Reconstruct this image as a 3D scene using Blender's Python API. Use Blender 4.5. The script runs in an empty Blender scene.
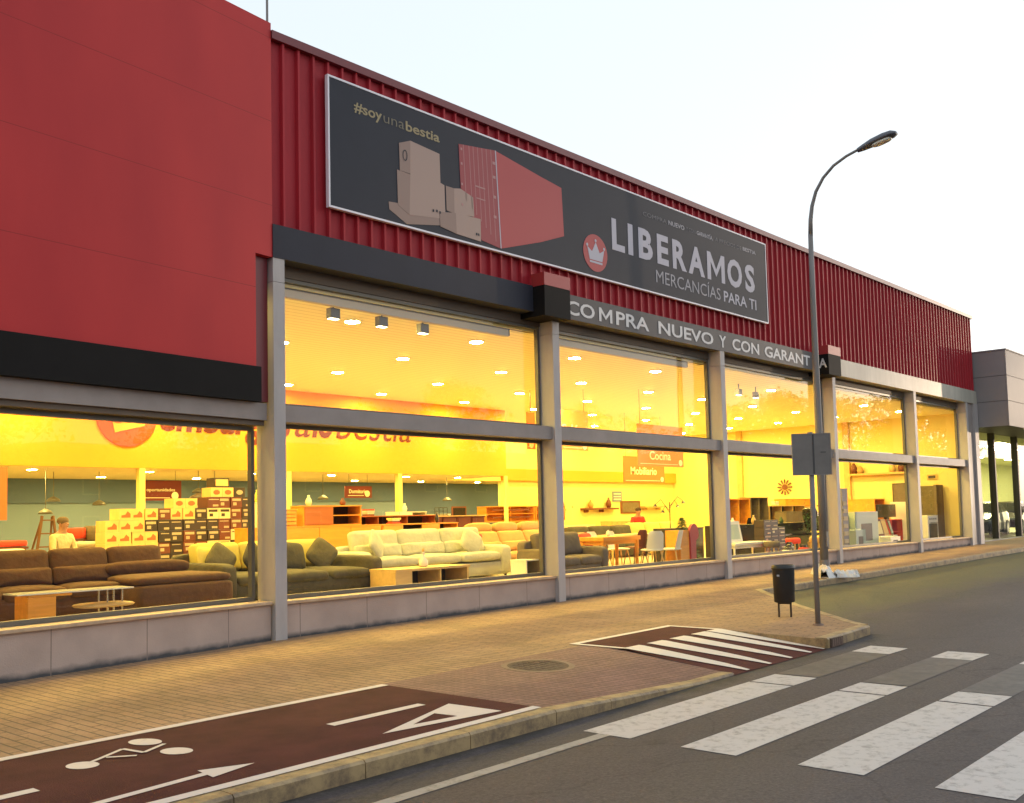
import bpy, bmesh, math, random
from mathutils import Vector, Matrix
R = math.radians
random.seed(7)
sc = bpy.context.scene
C = sc.collection

# ------------------------------------------------------------------ camera
YAW, PIT, ROL, FPX, CY = 0.8379151770578136, 0.06645670661207938, -0.023493314336826044, 995.8904776702149, 450.3842370876791
cam = bpy.data.cameras.new('camera')
cob = bpy.data.objects.new('camera', cam)
C.objects.link(cob)
fw = Vector((math.sin(YAW) * math.cos(PIT), math.cos(YAW) * math.cos(PIT), math.sin(PIT)))
r0 = Vector((math.cos(YAW), -math.sin(YAW), 0))
u0 = r0.cross(fw)
rr = r0 * math.cos(ROL) + u0 * math.sin(ROL)
uu = u0 * math.cos(ROL) - r0 * math.sin(ROL)
mw = Matrix((rr, uu, -fw)).transposed().to_4x4()
mw.translation = Vector((0, -11.5184, 1.6))
cob.matrix_world = mw
cam.sensor_fit = 'HORIZONTAL'
cam.sensor_width = 36.0
cam.lens = FPX / 1024 * 36
cam.shift_y = (CY - 401.5) / 1024
cam.clip_start = 0.1
cam.clip_end = 3000
sc.camera = cob

# ------------------------------------------------------------------ sky, sun, exposure
SUN_EL, SUN_AZ = R(3.0), R(-15.8)          # azimuth measured from +X towards +Y
w = bpy.data.worlds.new('World')
sc.world = w
w.use_nodes = True
nt = w.node_tree
bg = nt.nodes['Background']
sky = nt.nodes.new('ShaderNodeTexSky')
sky.sky_type = 'NISHITA'
sky.sun_disc = False
sky.sun_elevation = R(6.0)
sky.sun_rotation = R(90) - SUN_AZ
sky.air_density = 1.0
sky.dust_density = 2.5
sky.ozone_density = 1.0
hs = nt.nodes.new('ShaderNodeHueSaturation')
hs.inputs['Saturation'].default_value = 0.42
nt.links.new(sky.outputs[0], hs.inputs['Color'])
ad = nt.nodes.new('ShaderNodeVectorMath')          # thin high haze lifts the whole sky towards white
ad.operation = 'MULTIPLY_ADD'
ad.inputs[1].default_value = (0.36, 0.36, 0.36)
ad.inputs[2].default_value = (2.25, 2.50, 2.70)
nt.links.new(hs.outputs[0], ad.inputs[0])
nt.links.new(ad.outputs[0], bg.inputs[0])
bg.inputs[1].default_value = 0.15
sl = bpy.data.lights.new('sun', 'SUN')
sl.energy = 0.9
sl.angle = R(0.6)
sl.color = (1.0, 0.74, 0.5)
so = bpy.data.objects.new('sun', sl)
C.objects.link(so)
sd = Vector((math.cos(SUN_EL) * math.cos(SUN_AZ), math.cos(SUN_EL) * math.sin(SUN_AZ), math.sin(SUN_EL)))
so.rotation_euler = sd.to_track_quat('Z', 'Y').to_euler()
so.location = (60, -20, 20)
sc.view_settings.view_transform = 'Standard'
sc.view_settings.look = 'None'
sc.view_settings.gamma = 1
sc.view_settings.exposure = 1.1
sc.cycles.use_denoising = True
sc.cycles.max_bounces = 8
sc.cycles.diffuse_bounces = 5
sc.cycles.transparent_max_bounces = 16
sc.cycles.sample_clamp_indirect = 6
sc.cycles.caustics_reflective = False
sc.cycles.caustics_refractive = False
LAMP = 400.0                                 # radiance of the ceiling lamps
WARM = (1.0, 0.76, 0.18)

# ------------------------------------------------------------------ materials
MATS = {}
def mat(name, col, rough=0.7, metal=0.0, var=0.0, vscale=4.0, bump=0.0, bscale=40.0, emit=None, es=1.0, spec=0.5, col2=None, stretch=(1, 1, 1)):
    if name in MATS:
        return MATS[name]
    m = bpy.data.materials.new(name)
    m.use_nodes = True
    n, l = m.node_tree.nodes, m.node_tree.links
    b = n['Principled BSDF']
    b.inputs['Base Color'].default_value = (*col, 1)
    b.inputs['Roughness'].default_value = rough
    b.inputs['Metallic'].default_value = metal
    b.inputs['Specular IOR Level'].default_value = spec
    tc = n.new('ShaderNodeTexCoord')
    mp = n.new('ShaderNodeMapping')
    mp.inputs['Scale'].default_value = stretch
    l.new(tc.outputs['Object'], mp.inputs['Vector'])
    if var > 0 or col2:
        t = n.new('ShaderNodeTexNoise')
        t.inputs['Scale'].default_value = vscale
        t.inputs['Detail'].default_value = 6
        t.inputs['Roughness'].default_value = 0.65
        l.new(mp.outputs[0], t.inputs['Vector'])
        r = n.new('ShaderNodeValToRGB')
        c2 = col2 or tuple(c * (1 - var) for c in col)
        c1 = tuple(min(1, c * (1 + var * 0.6)) for c in col) if not col2 else col
        r.color_ramp.elements[0].position = 0.32
        r.color_ramp.elements[1].position = 0.68
        r.color_ramp.elements[0].color = (*c2, 1)
        r.color_ramp.elements[1].color = (*c1, 1)
        l.new(t.outputs['Fac'], r.inputs[0])
        l.new(r.outputs[0], b.inputs['Base Color'])
    if bump > 0:
        t2 = n.new('ShaderNodeTexNoise')
        t2.inputs['Scale'].default_value = bscale
        t2.inputs['Detail'].default_value = 4
        l.new(mp.outputs[0], t2.inputs['Vector'])
        bp = n.new('ShaderNodeBump')
        bp.inputs['Strength'].default_value = bump
        bp.inputs['Distance'].default_value = 0.02
        l.new(t2.outputs['Fac'], bp.inputs['Height'])
        l.new(bp.outputs[0], b.inputs['Normal'])
    if emit:
        b.inputs['Emission Color'].default_value = (*emit, 1)
        b.inputs['Emission Strength'].default_value = es
    MATS[name] = m
    return m

def paver_mat(name, c1, c2, mortar, bw, bh, off=0.5, rot=0.0, big=0.4, msize=0.012, bumpk=0.5):
    m = bpy.data.materials.new(name)
    m.use_nodes = True
    n, l = m.node_tree.nodes, m.node_tree.links
    b = n['Principled BSDF']
    tc = n.new('ShaderNodeTexCoord')
    mp = n.new('ShaderNodeMapping')
    mp.inputs['Rotation'].default_value = (0, 0, rot)
    l.new(tc.outputs['Object'], mp.inputs['Vector'])
    br = n.new('ShaderNodeTexBrick')
    br.offset = off
    br.inputs['Scale'].default_value = 1.0
    br.inputs['Brick Width'].default_value = bw
    br.inputs['Row Height'].default_value = bh
    br.inputs['Mortar Size'].default_value = msize
    br.inputs['Mortar Smooth'].default_value = 0.3
    br.inputs['Bias'].default_value = -0.2
    br.inputs['Color1'].default_value = (*c1, 1)
    br.inputs['Color2'].default_value = (*c2, 1)
    br.inputs['Mortar'].default_value = (*mortar, 1)
    l.new(mp.outputs[0], br.inputs['Vector'])
    t = n.new('ShaderNodeTexNoise')
    t.inputs['Scale'].default_value = 0.9
    t.inputs['Detail'].default_value = 8
    t.inputs['Roughness'].default_value = 0.7
    l.new(tc.outputs['Object'], t.inputs['Vector'])
    rp = n.new('ShaderNodeValToRGB')
    rp.color_ramp.elements[0].position = 0.3
    rp.color_ramp.elements[1].position = 0.7
    rp.color_ramp.elements[0].color = (1 - big, 1 - big, 1 - big, 1)
    rp.color_ramp.elements[1].color = (1.0, 1.0, 1.0, 1)
    l.new(t.outputs['Fac'], rp.inputs[0])
    mx = n.new('ShaderNodeMix')
    mx.data_type = 'RGBA'
    mx.blend_type = 'MULTIPLY'
    mx.inputs[0].default_value = 1
    l.new(br.outputs['Color'], mx.inputs[6])
    l.new(rp.outputs[0], mx.inputs[7])
    # gum spots and grit
    t3 = n.new('ShaderNodeTexNoise')
    t3.inputs['Scale'].default_value = 26
    t3.inputs['Detail'].default_value = 3
    l.new(tc.outputs['Object'], t3.inputs['Vector'])
    rp3 = n.new('ShaderNodeValToRGB')
    rp3.color_ramp.elements[0].position = 0.30
    rp3.color_ramp.elements[1].position = 0.42
    rp3.color_ramp.elements[0].color = (0.6, 0.6, 0.6, 1)
    l.new(t3.outputs['Fac'], rp3.inputs[0])
    mx2 = n.new('ShaderNodeMix')
    mx2.data_type = 'RGBA'
    mx2.blend_type = 'MULTIPLY'
    mx2.inputs[0].default_value = 1
    l.new(mx.outputs[2], mx2.inputs[6])
    l.new(rp3.outputs[0], mx2.inputs[7])
    l.new(mx2.outputs[2], b.inputs['Base Color'])
    b.inputs['Roughness'].default_value = 0.75
    b.inputs['Specular IOR Level'].default_value = 0.3
    bp = n.new('ShaderNodeBump')
    bp.inputs['Strength'].default_value = bumpk
    bp.inputs['Distance'].default_value = 0.01
    iv = n.new('ShaderNodeMath')
    iv.operation = 'SUBTRACT'
    iv.inputs[0].default_value = 1
    l.new(br.outputs['Fac'], iv.inputs[1])
    l.new(iv.outputs[0], bp.inputs['Height'])
    l.new(bp.outputs[0], b.inputs['Normal'])
    MATS[name] = m
    return m

def worn_paint(name, paint, under, lo=0.35, hi=0.5, scale=9.0, stretch=(1, 1, 1)):
    m = bpy.data.materials.new(name)
    m.use_nodes = True
    n, l = m.node_tree.nodes, m.node_tree.links
    b = n['Principled BSDF']
    tc = n.new('ShaderNodeTexCoord')
    mp = n.new('ShaderNodeMapping')
    mp.inputs['Scale'].default_value = stretch
    l.new(tc.outputs['Object'], mp.inputs['Vector'])
    t = n.new('ShaderNodeTexNoise')
    t.inputs['Scale'].default_value = scale
    t.inputs['Detail'].default_value = 10
    t.inputs['Roughness'].default_value = 0.75
    l.new(mp.outputs[0], t.inputs['Vector'])
    r = n.new('ShaderNodeValToRGB')
    r.color_ramp.elements[0].position = lo
    r.color_ramp.elements[1].position = hi
    r.color_ramp.elements[0].color = (*under, 1)
    r.color_ramp.elements[1].color = (*paint, 1)
    l.new(t.outputs['Fac'], r.inputs[0])
    l.new(r.outputs[0], b.inputs['Base Color'])
    b.inputs['Roughness'].default_value = 0.6
    MATS[name] = m
    return m

def asphalt_mat():
    m = bpy.data.materials.new('asphalt')
    m.use_nodes = True
    n, l = m.node_tree.nodes, m.node_tree.links
    b = n['Principled BSDF']
    tc = n.new('ShaderNodeTexCoord')
    def noise(scale, detail, rough=0.6, stretch=None):
        t = n.new('ShaderNodeTexNoise')
        t.inputs['Scale'].default_value = scale
        t.inputs['Detail'].default_value = detail
        t.inputs['Roughness'].default_value = rough
        if stretch:
            mp = n.new('ShaderNodeMapping')
            mp.inputs['Scale'].default_value = stretch
            l.new(tc.outputs['Object'], mp.inputs['Vector'])
            l.new(mp.outputs[0], t.inputs['Vector'])
        else:
            l.new(tc.outputs['Object'], t.inputs['Vector'])
        return t
    def ramp(src, p0, p1, c0, c1):
        r = n.new('ShaderNodeValToRGB')
        r.color_ramp.elements[0].position = p0
        r.color_ramp.elements[1].position = p1
        r.color_ramp.elements[0].color = (*c0, 1)
        r.color_ramp.elements[1].color = (*c1, 1)
        l.new(src, r.inputs[0])
        return r
    def mul(a, c):
        x = n.new('ShaderNodeMix')
        x.data_type = 'RGBA'
        x.blend_type = 'MULTIPLY'
        x.inputs[0].default_value = 1
        l.new(a, x.inputs[6]); l.new(c, x.inputs[7])
        return x.outputs[2]
    base = ramp(noise(0.35, 6, 0.7, (0.5, 1.4, 1)).outputs['Fac'], 0.35, 0.65, (0.062, 0.052, 0.052), (0.085, 0.071, 0.071))
    # mossy, sandier tarmac in the parking bay beside the building
    sep = n.new('ShaderNodeSeparateXYZ')
    l.new(tc.outputs['Object'], sep.inputs[0])
    wob = noise(0.8, 5)
    ad = n.new('ShaderNodeMath'); ad.operation = 'MULTIPLY_ADD'
    ad.inputs[1].default_value = 3.0
    l.new(wob.outputs['Fac'], ad.inputs[0]); l.new(sep.outputs['Y'], ad.inputs[2])
    mr = n.new('ShaderNodeMapRange')
    mr.inputs[1].default_value = -4.0; mr.inputs[2].default_value = -2.6
    l.new(ad.outputs[0], mr.inputs[0])
    bay = n.new('ShaderNodeMix'); bay.data_type = 'RGBA'
    l.new(mr.outputs[0], bay.inputs[0])
    l.new(base.outputs[0], bay.inputs[6])
    bay.inputs[7].default_value = (0.075, 0.075, 0.042, 1)
    gn = noise(1.6, 8, 0.7)
    gm = n.new('ShaderNodeMath'); gm.operation = 'MULTIPLY_ADD'; gm.inputs[1].default_value = 0.9
    l.new(gn.outputs['Fac'], gm.inputs[0]); l.new(sep.outputs['Y'], gm.inputs[2])
    g2 = n.new('ShaderNodeMapRange'); g2.inputs[1].default_value = -5.92; g2.inputs[2].default_value = -5.72
    g2.inputs[3].default_value = 0.0; g2.inputs[4].default_value = 1.0
    l.new(gm.outputs[0], g2.inputs[0])
    g3 = n.new('ShaderNodeMath'); g3.operation = 'LESS_THAN'; g3.inputs[1].default_value = 13.2
    l.new(sep.outputs['X'], g3.inputs[0])
    g4 = n.new('ShaderNodeMath'); g4.operation = 'MULTIPLY'
    l.new(g2.outputs[0], g4.inputs[0]); l.new(g3.outputs[0], g4.inputs[1])
    gut = n.new('ShaderNodeMix'); gut.data_type = 'RGBA'
    l.new(g4.outputs[0], gut.inputs[0]); l.new(bay.outputs[2], gut.inputs[6])
    gut.inputs[7].default_value = (0.035, 0.030, 0.026, 1)
    bay = gut
    grit = ramp(noise(38, 3, 0.85).outputs['Fac'], 0.32, 0.70, (0.55, 0.55, 0.55), (1.38, 1.34, 1.36))
    spots = ramp(noise(3.5, 5, 0.6).outputs['Fac'], 0.28, 0.4, (0.72, 0.72, 0.72), (1, 1, 1))
    crk = n.new('ShaderNodeTexVoronoi')
    crk.feature = 'DISTANCE_TO_EDGE'
    crk.inputs['Scale'].default_value = 0.45
    wp = noise(2.0, 6)
    va = n.new('ShaderNodeVectorMath'); va.operation = 'MULTIPLY_ADD'
    va.inputs[1].default_value = (0.5, 0.5, 0)
    l.new(wp.outputs['Color'], va.inputs[0]); l.new(tc.outputs['Object'], va.inputs[2])
    l.new(va.outputs[0], crk.inputs['Vector'])
    cr = ramp(crk.outputs['Distance'], 0.0, 0.006, (0.62, 0.62, 0.62), (1, 1, 1))
    o = mul(mul(mul(bay.outputs[2], grit.outputs[0]), spots.outputs[0]), cr.outputs[0])
    l.new(o, b.inputs['Base Color'])
    b.inputs['Roughness'].default_value = 0.72
    b.inputs['Specular IOR Level'].default_value = 0.35
    bp = n.new('ShaderNodeBump')
    bp.inputs['Strength'].default_value = 0.5
    bp.inputs['Distance'].default_value = 0.006
    l.new(noise(70, 2).outputs['Fac'], bp.inputs['Height'])
    l.new(bp.outputs[0], b.inputs['Normal'])
    MATS['asphalt'] = m
    return m

def glass_mat(name='window_glass', tint=(1, 1, 1), k=1.0):
    m = bpy.data.materials.new(name)
    m.use_nodes = True
    n, l = m.node_tree.nodes, m.node_tree.links
    n.remove(n['Principled BSDF'])
    out = n['Material Output']
    lw = n.new('ShaderNodeLayerWeight'); lw.inputs[0].default_value = 0.5
    pw = n.new('ShaderNodeMath'); pw.operation = 'POWER'; pw.inputs[1].default_value = 5
    l.new(lw.outputs['Facing'], pw.inputs[0])
    ma = n.new('ShaderNodeMath'); ma.operation = 'MULTIPLY_ADD'
    ma.inputs[1].default_value = 0.60 * k; ma.inputs[2].default_value = 0.045 * k
    l.new(pw.outputs[0], ma.inputs[0])
    tr = n.new('ShaderNodeBsdfTransparent'); tr.inputs[0].default_value = (*tint, 1)
    gl = n.new('ShaderNodeBsdfGlossy'); gl.inputs['Roughness'].default_value = 0.01
    mx = n.new('ShaderNodeMixShader')
    l.new(ma.outputs[0], mx.inputs[0]); l.new(tr.outputs[0], mx.inputs[1]); l.new(gl.outputs[0], mx.inputs[2])
    l.new(mx.outputs[0], out.inputs[0])
    MATS[name] = m
    return m

def wall_mat(name, col, base_dirt=True, seam=0.0):
    """painted block wall, dirt line with a ragged edge near its foot"""
    m = bpy.data.materials.new(name)
    m.use_nodes = True
    n, l = m.node_tree.nodes, m.node_tree.links
    b = n['Principled BSDF']
    tc = n.new('ShaderNodeTexCoord')
    t = n.new('ShaderNodeTexNoise'); t.inputs['Scale'].default_value = 2.2; t.inputs['Detail'].default_value = 8
    l.new(tc.outputs['Object'], t.inputs['Vector'])
    r = n.new('ShaderNodeValToRGB')
    r.color_ramp.elements[0].position = 0.3; r.color_ramp.elements[1].position = 0.7
    r.color_ramp.elements[0].color = (*[c * 0.88 for c in col], 1)
    r.color_ramp.elements[1].color = (*[c * 1.08 for c in col], 1)
    l.new(t.outputs['Fac'], r.inputs[0])
    sep = n.new('ShaderNodeSeparateXYZ'); l.new(tc.outputs['Object'], sep.inputs[0])
    # height above the sloping pavement
    ma = n.new('ShaderNodeMath'); ma.operation = 'MULTIPLY_ADD'; ma.inputs[1].default_value = -0.00768
    l.new(sep.outputs['X'], ma.inputs[0]); l.new(sep.outputs['Z'], ma.inputs[2])
    t2 = n.new('ShaderNodeTexNoise'); t2.inputs['Scale'].default_value = 5; t2.inputs['Detail'].default_value = 8
    l.new(tc.outputs['Object'], t2.inputs['Vector'])
    m2 = n.new('ShaderNodeMath'); m2.operation = 'MULTIPLY_ADD'; m2.inputs[1].default_value = -0.10
    l.new(t2.outputs['Fac'], m2.inputs[0]); l.new(ma.outputs[0], m2.inputs[2])
    mr = n.new('ShaderNodeMapRange')
    mr.inputs[1].default_value = -0.061 - 0.03; mr.inputs[2].default_value = -0.061 + 0.045
    l.new(m2.outputs[0], mr.inputs[0])
    mx = n.new('ShaderNodeMix'); mx.data_type = 'RGBA'
    l.new(mr.outputs[0], mx.inputs[0])
    mx.inputs[6].default_value = (0.065, 0.065, 0.07, 1)
    l.new(r.outputs[0], mx.inputs[7])
    last = mx.outputs[2]
    if seam:
        cx = n.new('ShaderNodeMath'); cx.operation = 'PINGPONG'; cx.inputs[1].default_value = seam / 2
        l.new(sep.outputs['X'], cx.inputs[0])
        gt = n.new('ShaderNodeMath'); gt.operation = 'GREATER_THAN'; gt.inputs[1].default_value = 0.006
        l.new(cx.outputs[0], gt.inputs[0])
        m3 = n.new('ShaderNodeMix'); m3.data_type = 'RGBA'
        l.new(gt.outputs[0], m3.inputs[0])
        m3.inputs[6].default_value = (*[c * 0.5 for c in col], 1)
        l.new(last, m3.inputs[7])
        last = m3.outputs[2]
    l.new(last, b.inputs['Base Color'])
    b.inputs['Roughness'].default_value = 0.8
    b.inputs['Specular IOR Level'].default_value = 0.25
    bp = n.new('ShaderNodeBump'); bp.inputs['Strength'].default_value = 0.3; bp.inputs['Distance'].default_value = 0.01
    t4 = n.new('ShaderNodeTexNoise'); t4.inputs['Scale'].default_value = 60
    l.new(tc.outputs['Object'], t4.inputs['Vector'])
    l.new(t4.outputs['Fac'], bp.inputs['Height']); l.new(bp.outputs[0], b.inputs['Normal'])
    MATS[name] = m
    return m

def red_panel_mat():
    m = bpy.data.materials.new('smooth_red_panel')
    m.use_nodes = True
    n, l = m.node_tree.nodes, m.node_tree.links
    b = n['Principled BSDF']
    tc = n.new('ShaderNodeTexCoord')
    mp = n.new('ShaderNodeMapping'); mp.inputs['Scale'].default_value = (1, 1, 0.35)
    l.new(tc.outputs['Object'], mp.inputs['Vector'])
    t = n.new('ShaderNodeTexNoise'); t.inputs['Scale'].default_value = 1.1; t.inputs['Detail'].default_value = 7
    l.new(mp.outputs[0], t.inputs['Vector'])
    r = n.new('ShaderNodeValToRGB')
    r.color_ramp.elements[0].position = 0.25; r.color_ramp.elements[1].position = 0.75
    r.color_ramp.elements[0].color = (0.40, 0.026, 0.030, 1); r.color_ramp.elements[1].color = (0.49, 0.036, 0.036, 1)
    l.new(t.outputs['Fac'], r.inputs[0])
    sep = n.new('ShaderNodeSeparateXYZ'); l.new(tc.outputs['Object'], sep.inputs[0])
    pp = n.new('ShaderNodeMath'); pp.operation = 'PINGPONG'; pp.inputs[1].default_value = 0.6
    l.new(sep.outputs['Z'], pp.inputs[0])
    gt = n.new('ShaderNodeMath'); gt.operation = 'GREATER_THAN'; gt.inputs[1].default_value = 0.004
    l.new(pp.outputs[0], gt.inputs[0])
    mx = n.new('ShaderNodeMix'); mx.data_type = 'RGBA'
    l.new(gt.outputs[0], mx.inputs[0])
    mx.inputs[6].default_value = (0.25, 0.02, 0.02, 1)
    l.new(r.outputs[0], mx.inputs[7])
    l.new(mx.outputs[2], b.inputs['Base Color'])
    b.inputs['Roughness'].default_value = 0.5
    b.inputs['Specular IOR Level'].default_value = 0.2
    bp = n.new('ShaderNodeBump'); bp.inputs['Strength'].default_value = 0.15; bp.inputs['Distance'].default_value = 0.01
    t4 = n.new('ShaderNodeTexNoise'); t4.inputs['Scale'].default_value = 3
    l.new(tc.outputs['Object'], t4.inputs['Vector'])
    l.new(t4.outputs['Fac'], bp.inputs['Height']); l.new(bp.outputs[0], b.inputs['Normal'])
    MATS['smooth_red_panel'] = m
    return m

def slat_mat():
    m = bpy.data.materials.new('slatted_ceiling')
    m.use_nodes = True
    n, l = m.node_tree.nodes, m.node_tree.links
    b = n['Principled BSDF']
    tc = n.new('ShaderNodeTexCoord')
    sep = n.new('ShaderNodeSeparateXYZ'); l.new(tc.outputs['Object'], sep.inputs[0])
    pp = n.new('ShaderNodeMath'); pp.operation = 'PINGPONG'; pp.inputs[1].default_value = 0.1
    l.new(sep.outputs['Y'], pp.inputs[0])
    mr = n.new('ShaderNodeMapRange'); mr.inputs[1].default_value = 0.0; mr.inputs[2].default_value = 0.012
    l.new(pp.outputs[0], mr.inputs[0])
    mx = n.new('ShaderNodeMix'); mx.data_type = 'RGBA'
    l.new(mr.outputs[0], mx.inputs[0])
    mx.inputs[6].default_value = (0.42, 0.35, 0.22, 1)
    mx.inputs[7].default_value = (0.90, 0.83, 0.55, 1)
    l.new(mx.outputs[2], b.inputs['Base Color'])
    b.inputs['Roughness'].default_value = 0.6
    MATS['slatted_ceiling'] = m
    return m

asphalt_mat(); glass_mat(); red_panel_mat(); slat_mat()
glass_mat('showroom_glass', (0.8, 0.85, 0.75), 1.0)
paver_mat('tan_pavers', (0.44, 0.27, 0.155), (0.35, 0.22, 0.13), (0.17, 0.12, 0.08), 0.4, 0.1, 0.5, R(90), 0.45, 0.009)
paver_mat('pink_pavers', (0.30, 0.165, 0.135), (0.25, 0.135, 0.115), (0.19, 0.105, 0.09), 0.1, 0.1, 0.0, 0, 0.4, 0.012, 0.6)
worn_paint('road_paint', (0.50, 0.465, 0.44), (0.20, 0.18, 0.165), 0.30, 0.50, 9)
worn_paint('faded_paint', (0.125, 0.112, 0.105), (0.058, 0.05, 0.048), 0.42, 0.72, 5)
worn_paint('edge_line_paint', (0.30, 0.28, 0.26), (0.13, 0.12, 0.11), 0.3, 0.5, 9)
worn_paint('lane_paint', (0.62, 0.56, 0.52), (0.40, 0.34, 0.31), 0.28, 0.42, 8)
worn_paint('ramp_paint', (0.66, 0.60, 0.54), (0.3, 0.22, 0.19), 0.26, 0.40, 8)
worn_paint('kerb_stone', (0.38, 0.265, 0.13), (0.14, 0.095, 0.06), 0.36, 0.60, 5)
mat('bike_red', (0.085, 0.024, 0.024), 0.85, spec=0.15, var=0.25, vscale=2.5, bump=0.4, bscale=90)
wall_mat('plinth_wall', (0.43, 0.335, 0.29), seam=1.2)
mat('sill_stone', (0.48, 0.34, 0.22), 0.6, var=0.2, vscale=6)
mat('column_steel', (0.42, 0.385, 0.375), 0.55, 0.0, spec=0.3, var=0.12, vscale=3, stretch=(1, 1, 0.3))
mat('transom_steel', (0.29, 0.25, 0.235), 0.55, 0.0, spec=0.3, var=0.12, vscale=2)
mat('window_frame', (0.13, 0.12, 0.10), 0.45, 0.2)
mat('soffit_brown', (0.13, 0.10, 0.075), 0.7)
mat('cladding_red', (0.36, 0.020, 0.030), 0.5, 0.0, spec=0.22, var=0.14, vscale=2.0, stretch=(1, 1, 0.25))
mat('flashing_red', (0.16, 0.02, 0.026), 0.4)
mat('red_fascia_block', (0.34, 0.035, 0.035), 0.45)
mat('dark_fascia', (0.028, 0.029, 0.042), 0.6, spec=0.25, var=0.1, vscale=2)
mat('black_fascia', (0.009, 0.008, 0.008), 0.7, spec=0.15, var=0.15, vscale=2)
mat('grey_fascia', (0.085, 0.078, 0.080), 0.55, 0.0, spec=0.3, var=0.1, vscale=2)
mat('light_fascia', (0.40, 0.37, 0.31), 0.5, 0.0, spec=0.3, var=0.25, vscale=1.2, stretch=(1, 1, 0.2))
mat('banner_navy', (0.026, 0.029, 0.042), 0.6, spec=0.25, var=0.06, vscale=2)
mat('banner_frame', (0.75, 0.72, 0.78), 0.4)
mat('banner_gold', (0.30, 0.24, 0.13), 0.6)
mat('banner_gold_pale', (0.16, 0.14, 0.10), 0.6)
mat('banner_white', (0.45, 0.43, 0.50), 0.6)
mat('banner_white_thin', (0.33, 0.32, 0.36), 0.6)
mat('banner_faint', (0.13, 0.13, 0.15), 0.6)
mat('banner_red', (0.40, 0.055, 0.06), 0.6)
mat('banner_red_dark', (0.30, 0.045, 0.055), 0.6)
mat('banner_red_line', (0.42, 0.20, 0.20), 0.6)
mat('banner_card', (0.36, 0.25, 0.21), 0.6)
mat('banner_card_dark', (0.27, 0.18, 0.15), 0.6)
mat('letter_white', (0.60, 0.58, 0.58), 0.5)
mat('panel_grey', (0.26, 0.24, 0.24), 0.6, 0.0, spec=0.15, var=0.06, vscale=1)
mat('panel_joint', (0.05, 0.045, 0.045), 0.6)
mat('lamp_steel', (0.21, 0.19, 0.18), 0.55, 0.1, var=0.15, vscale=5, stretch=(1, 1, 0.2))
mat('lamp_head', (0.10, 0.10, 0.115), 0.4, 0.3)
mat('sign_back', (0.17, 0.15, 0.135), 0.55, 0.1, var=0.12, vscale=4)
mat('bin_plastic', (0.022, 0.021, 0.021), 0.5, var=0.2, vscale=8)
mat('bin_label', (0.4, 0.4, 0.4), 0.6)
mat('rust_steel', (0.035, 0.02, 0.015), 0.7)
mat('litter_white', (0.75, 0.72, 0.68), 0.8)
mat('iron', (0.10, 0.062, 0.045), 0.8, 0.0, var=0.3, vscale=10, bump=0.5, bscale=60)
mat('iron_ring', (0.20, 0.125, 0.095), 0.7, var=0.2)
mat('floor_tile', (0.50, 0.44, 0.30), 0.35, var=0.1)
mat('cream_wall', (0.78, 0.64, 0.24), 0.8)
mat('yellow_wall', (0.72, 0.31, 0.03), 0.8)
mat('rear_ceiling', (0.62, 0.50, 0.26), 0.8)
mat('green_wall', (0.19, 0.27, 0.42), 0.8)
mat('green_wall_dark', (0.09, 0.14, 0.26), 0.8)
mat('post_yellow', (0.8, 0.62, 0.22), 0.7)
mat('lamp_glow', (1, 1, 1), 0.5, emit=WARM, es=LAMP)
mat('lamp_rim', (0.8, 0.75, 0.6), 0.5)
mat('blind_beige', (0.62, 0.52, 0.38), 0.8)
mat('spot_body', (0.10, 0.09, 0.08), 0.5)
mat('spot_glow', (1, 1, 1), 0.5, emit=(1, 0.8, 0.4), es=14)
mat('brown_sofa', (0.095, 0.040, 0.014), 0.85, var=0.2, vscale=6, bump=0.75, bscale=11)
mat('olive_sofa', (0.14, 0.115, 0.055), 0.9, var=0.2, vscale=6, bump=0.75, bscale=11)
mat('olive_dark', (0.075, 0.062, 0.035), 0.9, var=0.2, vscale=6, bump=0.75, bscale=11)
mat('mustard', (0.62, 0.50, 0.12), 0.9, bump=0.3, bscale=100)
mat('white_sofa', (0.52, 0.50, 0.36), 0.85, var=0.1, vscale=6, bump=0.75, bscale=11)
mat('tan_sofa', (0.50, 0.28, 0.09), 0.7, var=0.12, vscale=5, bump=0.2, bscale=80)
mat('grey_sofa', (0.16, 0.12, 0.075), 0.9, var=0.15, vscale=6, bump=0.75, bscale=11)
mat('red_cloth', (0.75, 0.06, 0.03), 0.8)
mat('oak', (0.62, 0.40, 0.14), 0.5, var=0.15, vscale=3, stretch=(0.4, 3, 3))
mat('pine_orange', (0.72, 0.30, 0.03), 0.5, var=0.18, vscale=3, stretch=(0.4, 3, 3))
mat('chestnut', (0.42, 0.12, 0.03), 0.5, var=0.2, vscale=3, stretch=(0.4, 3, 3))
mat('choc_wood', (0.16, 0.045, 0.02), 0.5, var=0.2, vscale=3)
mat('dark_hole', (0.03, 0.018, 0.01), 0.9)
mat('white_lacquer', (0.78, 0.74, 0.60), 0.4)
mat('black_gloss', (0.02, 0.017, 0.014), 0.25)
mat('clear_table', (0.75, 0.72, 0.60), 0.15)
mat('chrome', (0.5, 0.48, 0.42), 0.25, 0.8)
mat('shoe_box', (0.80, 0.55, 0.20), 0.7, var=0.1)
mat('shoe_print', (0.45, 0.13, 0.04), 0.7)
mat('dark_box', (0.045, 0.03, 0.022), 0.6)
mat('box_print', (0.50, 0.40, 0.25), 0.7)
mat('pale_box', (0.75, 0.66, 0.38), 0.7)
mat('sign_orange', (0.85, 0.18, 0.05), 0.7)
mat('sign_orange_soft', (0.85, 0.27, 0.10), 0.7)
mat('sign_maroon', (0.16, 0.025, 0.02), 0.7)
mat('sign_text', (0.9, 0.85, 0.6), 0.7)
mat('logo_red', (0.80, 0.06, 0.01), 0.8)
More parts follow.
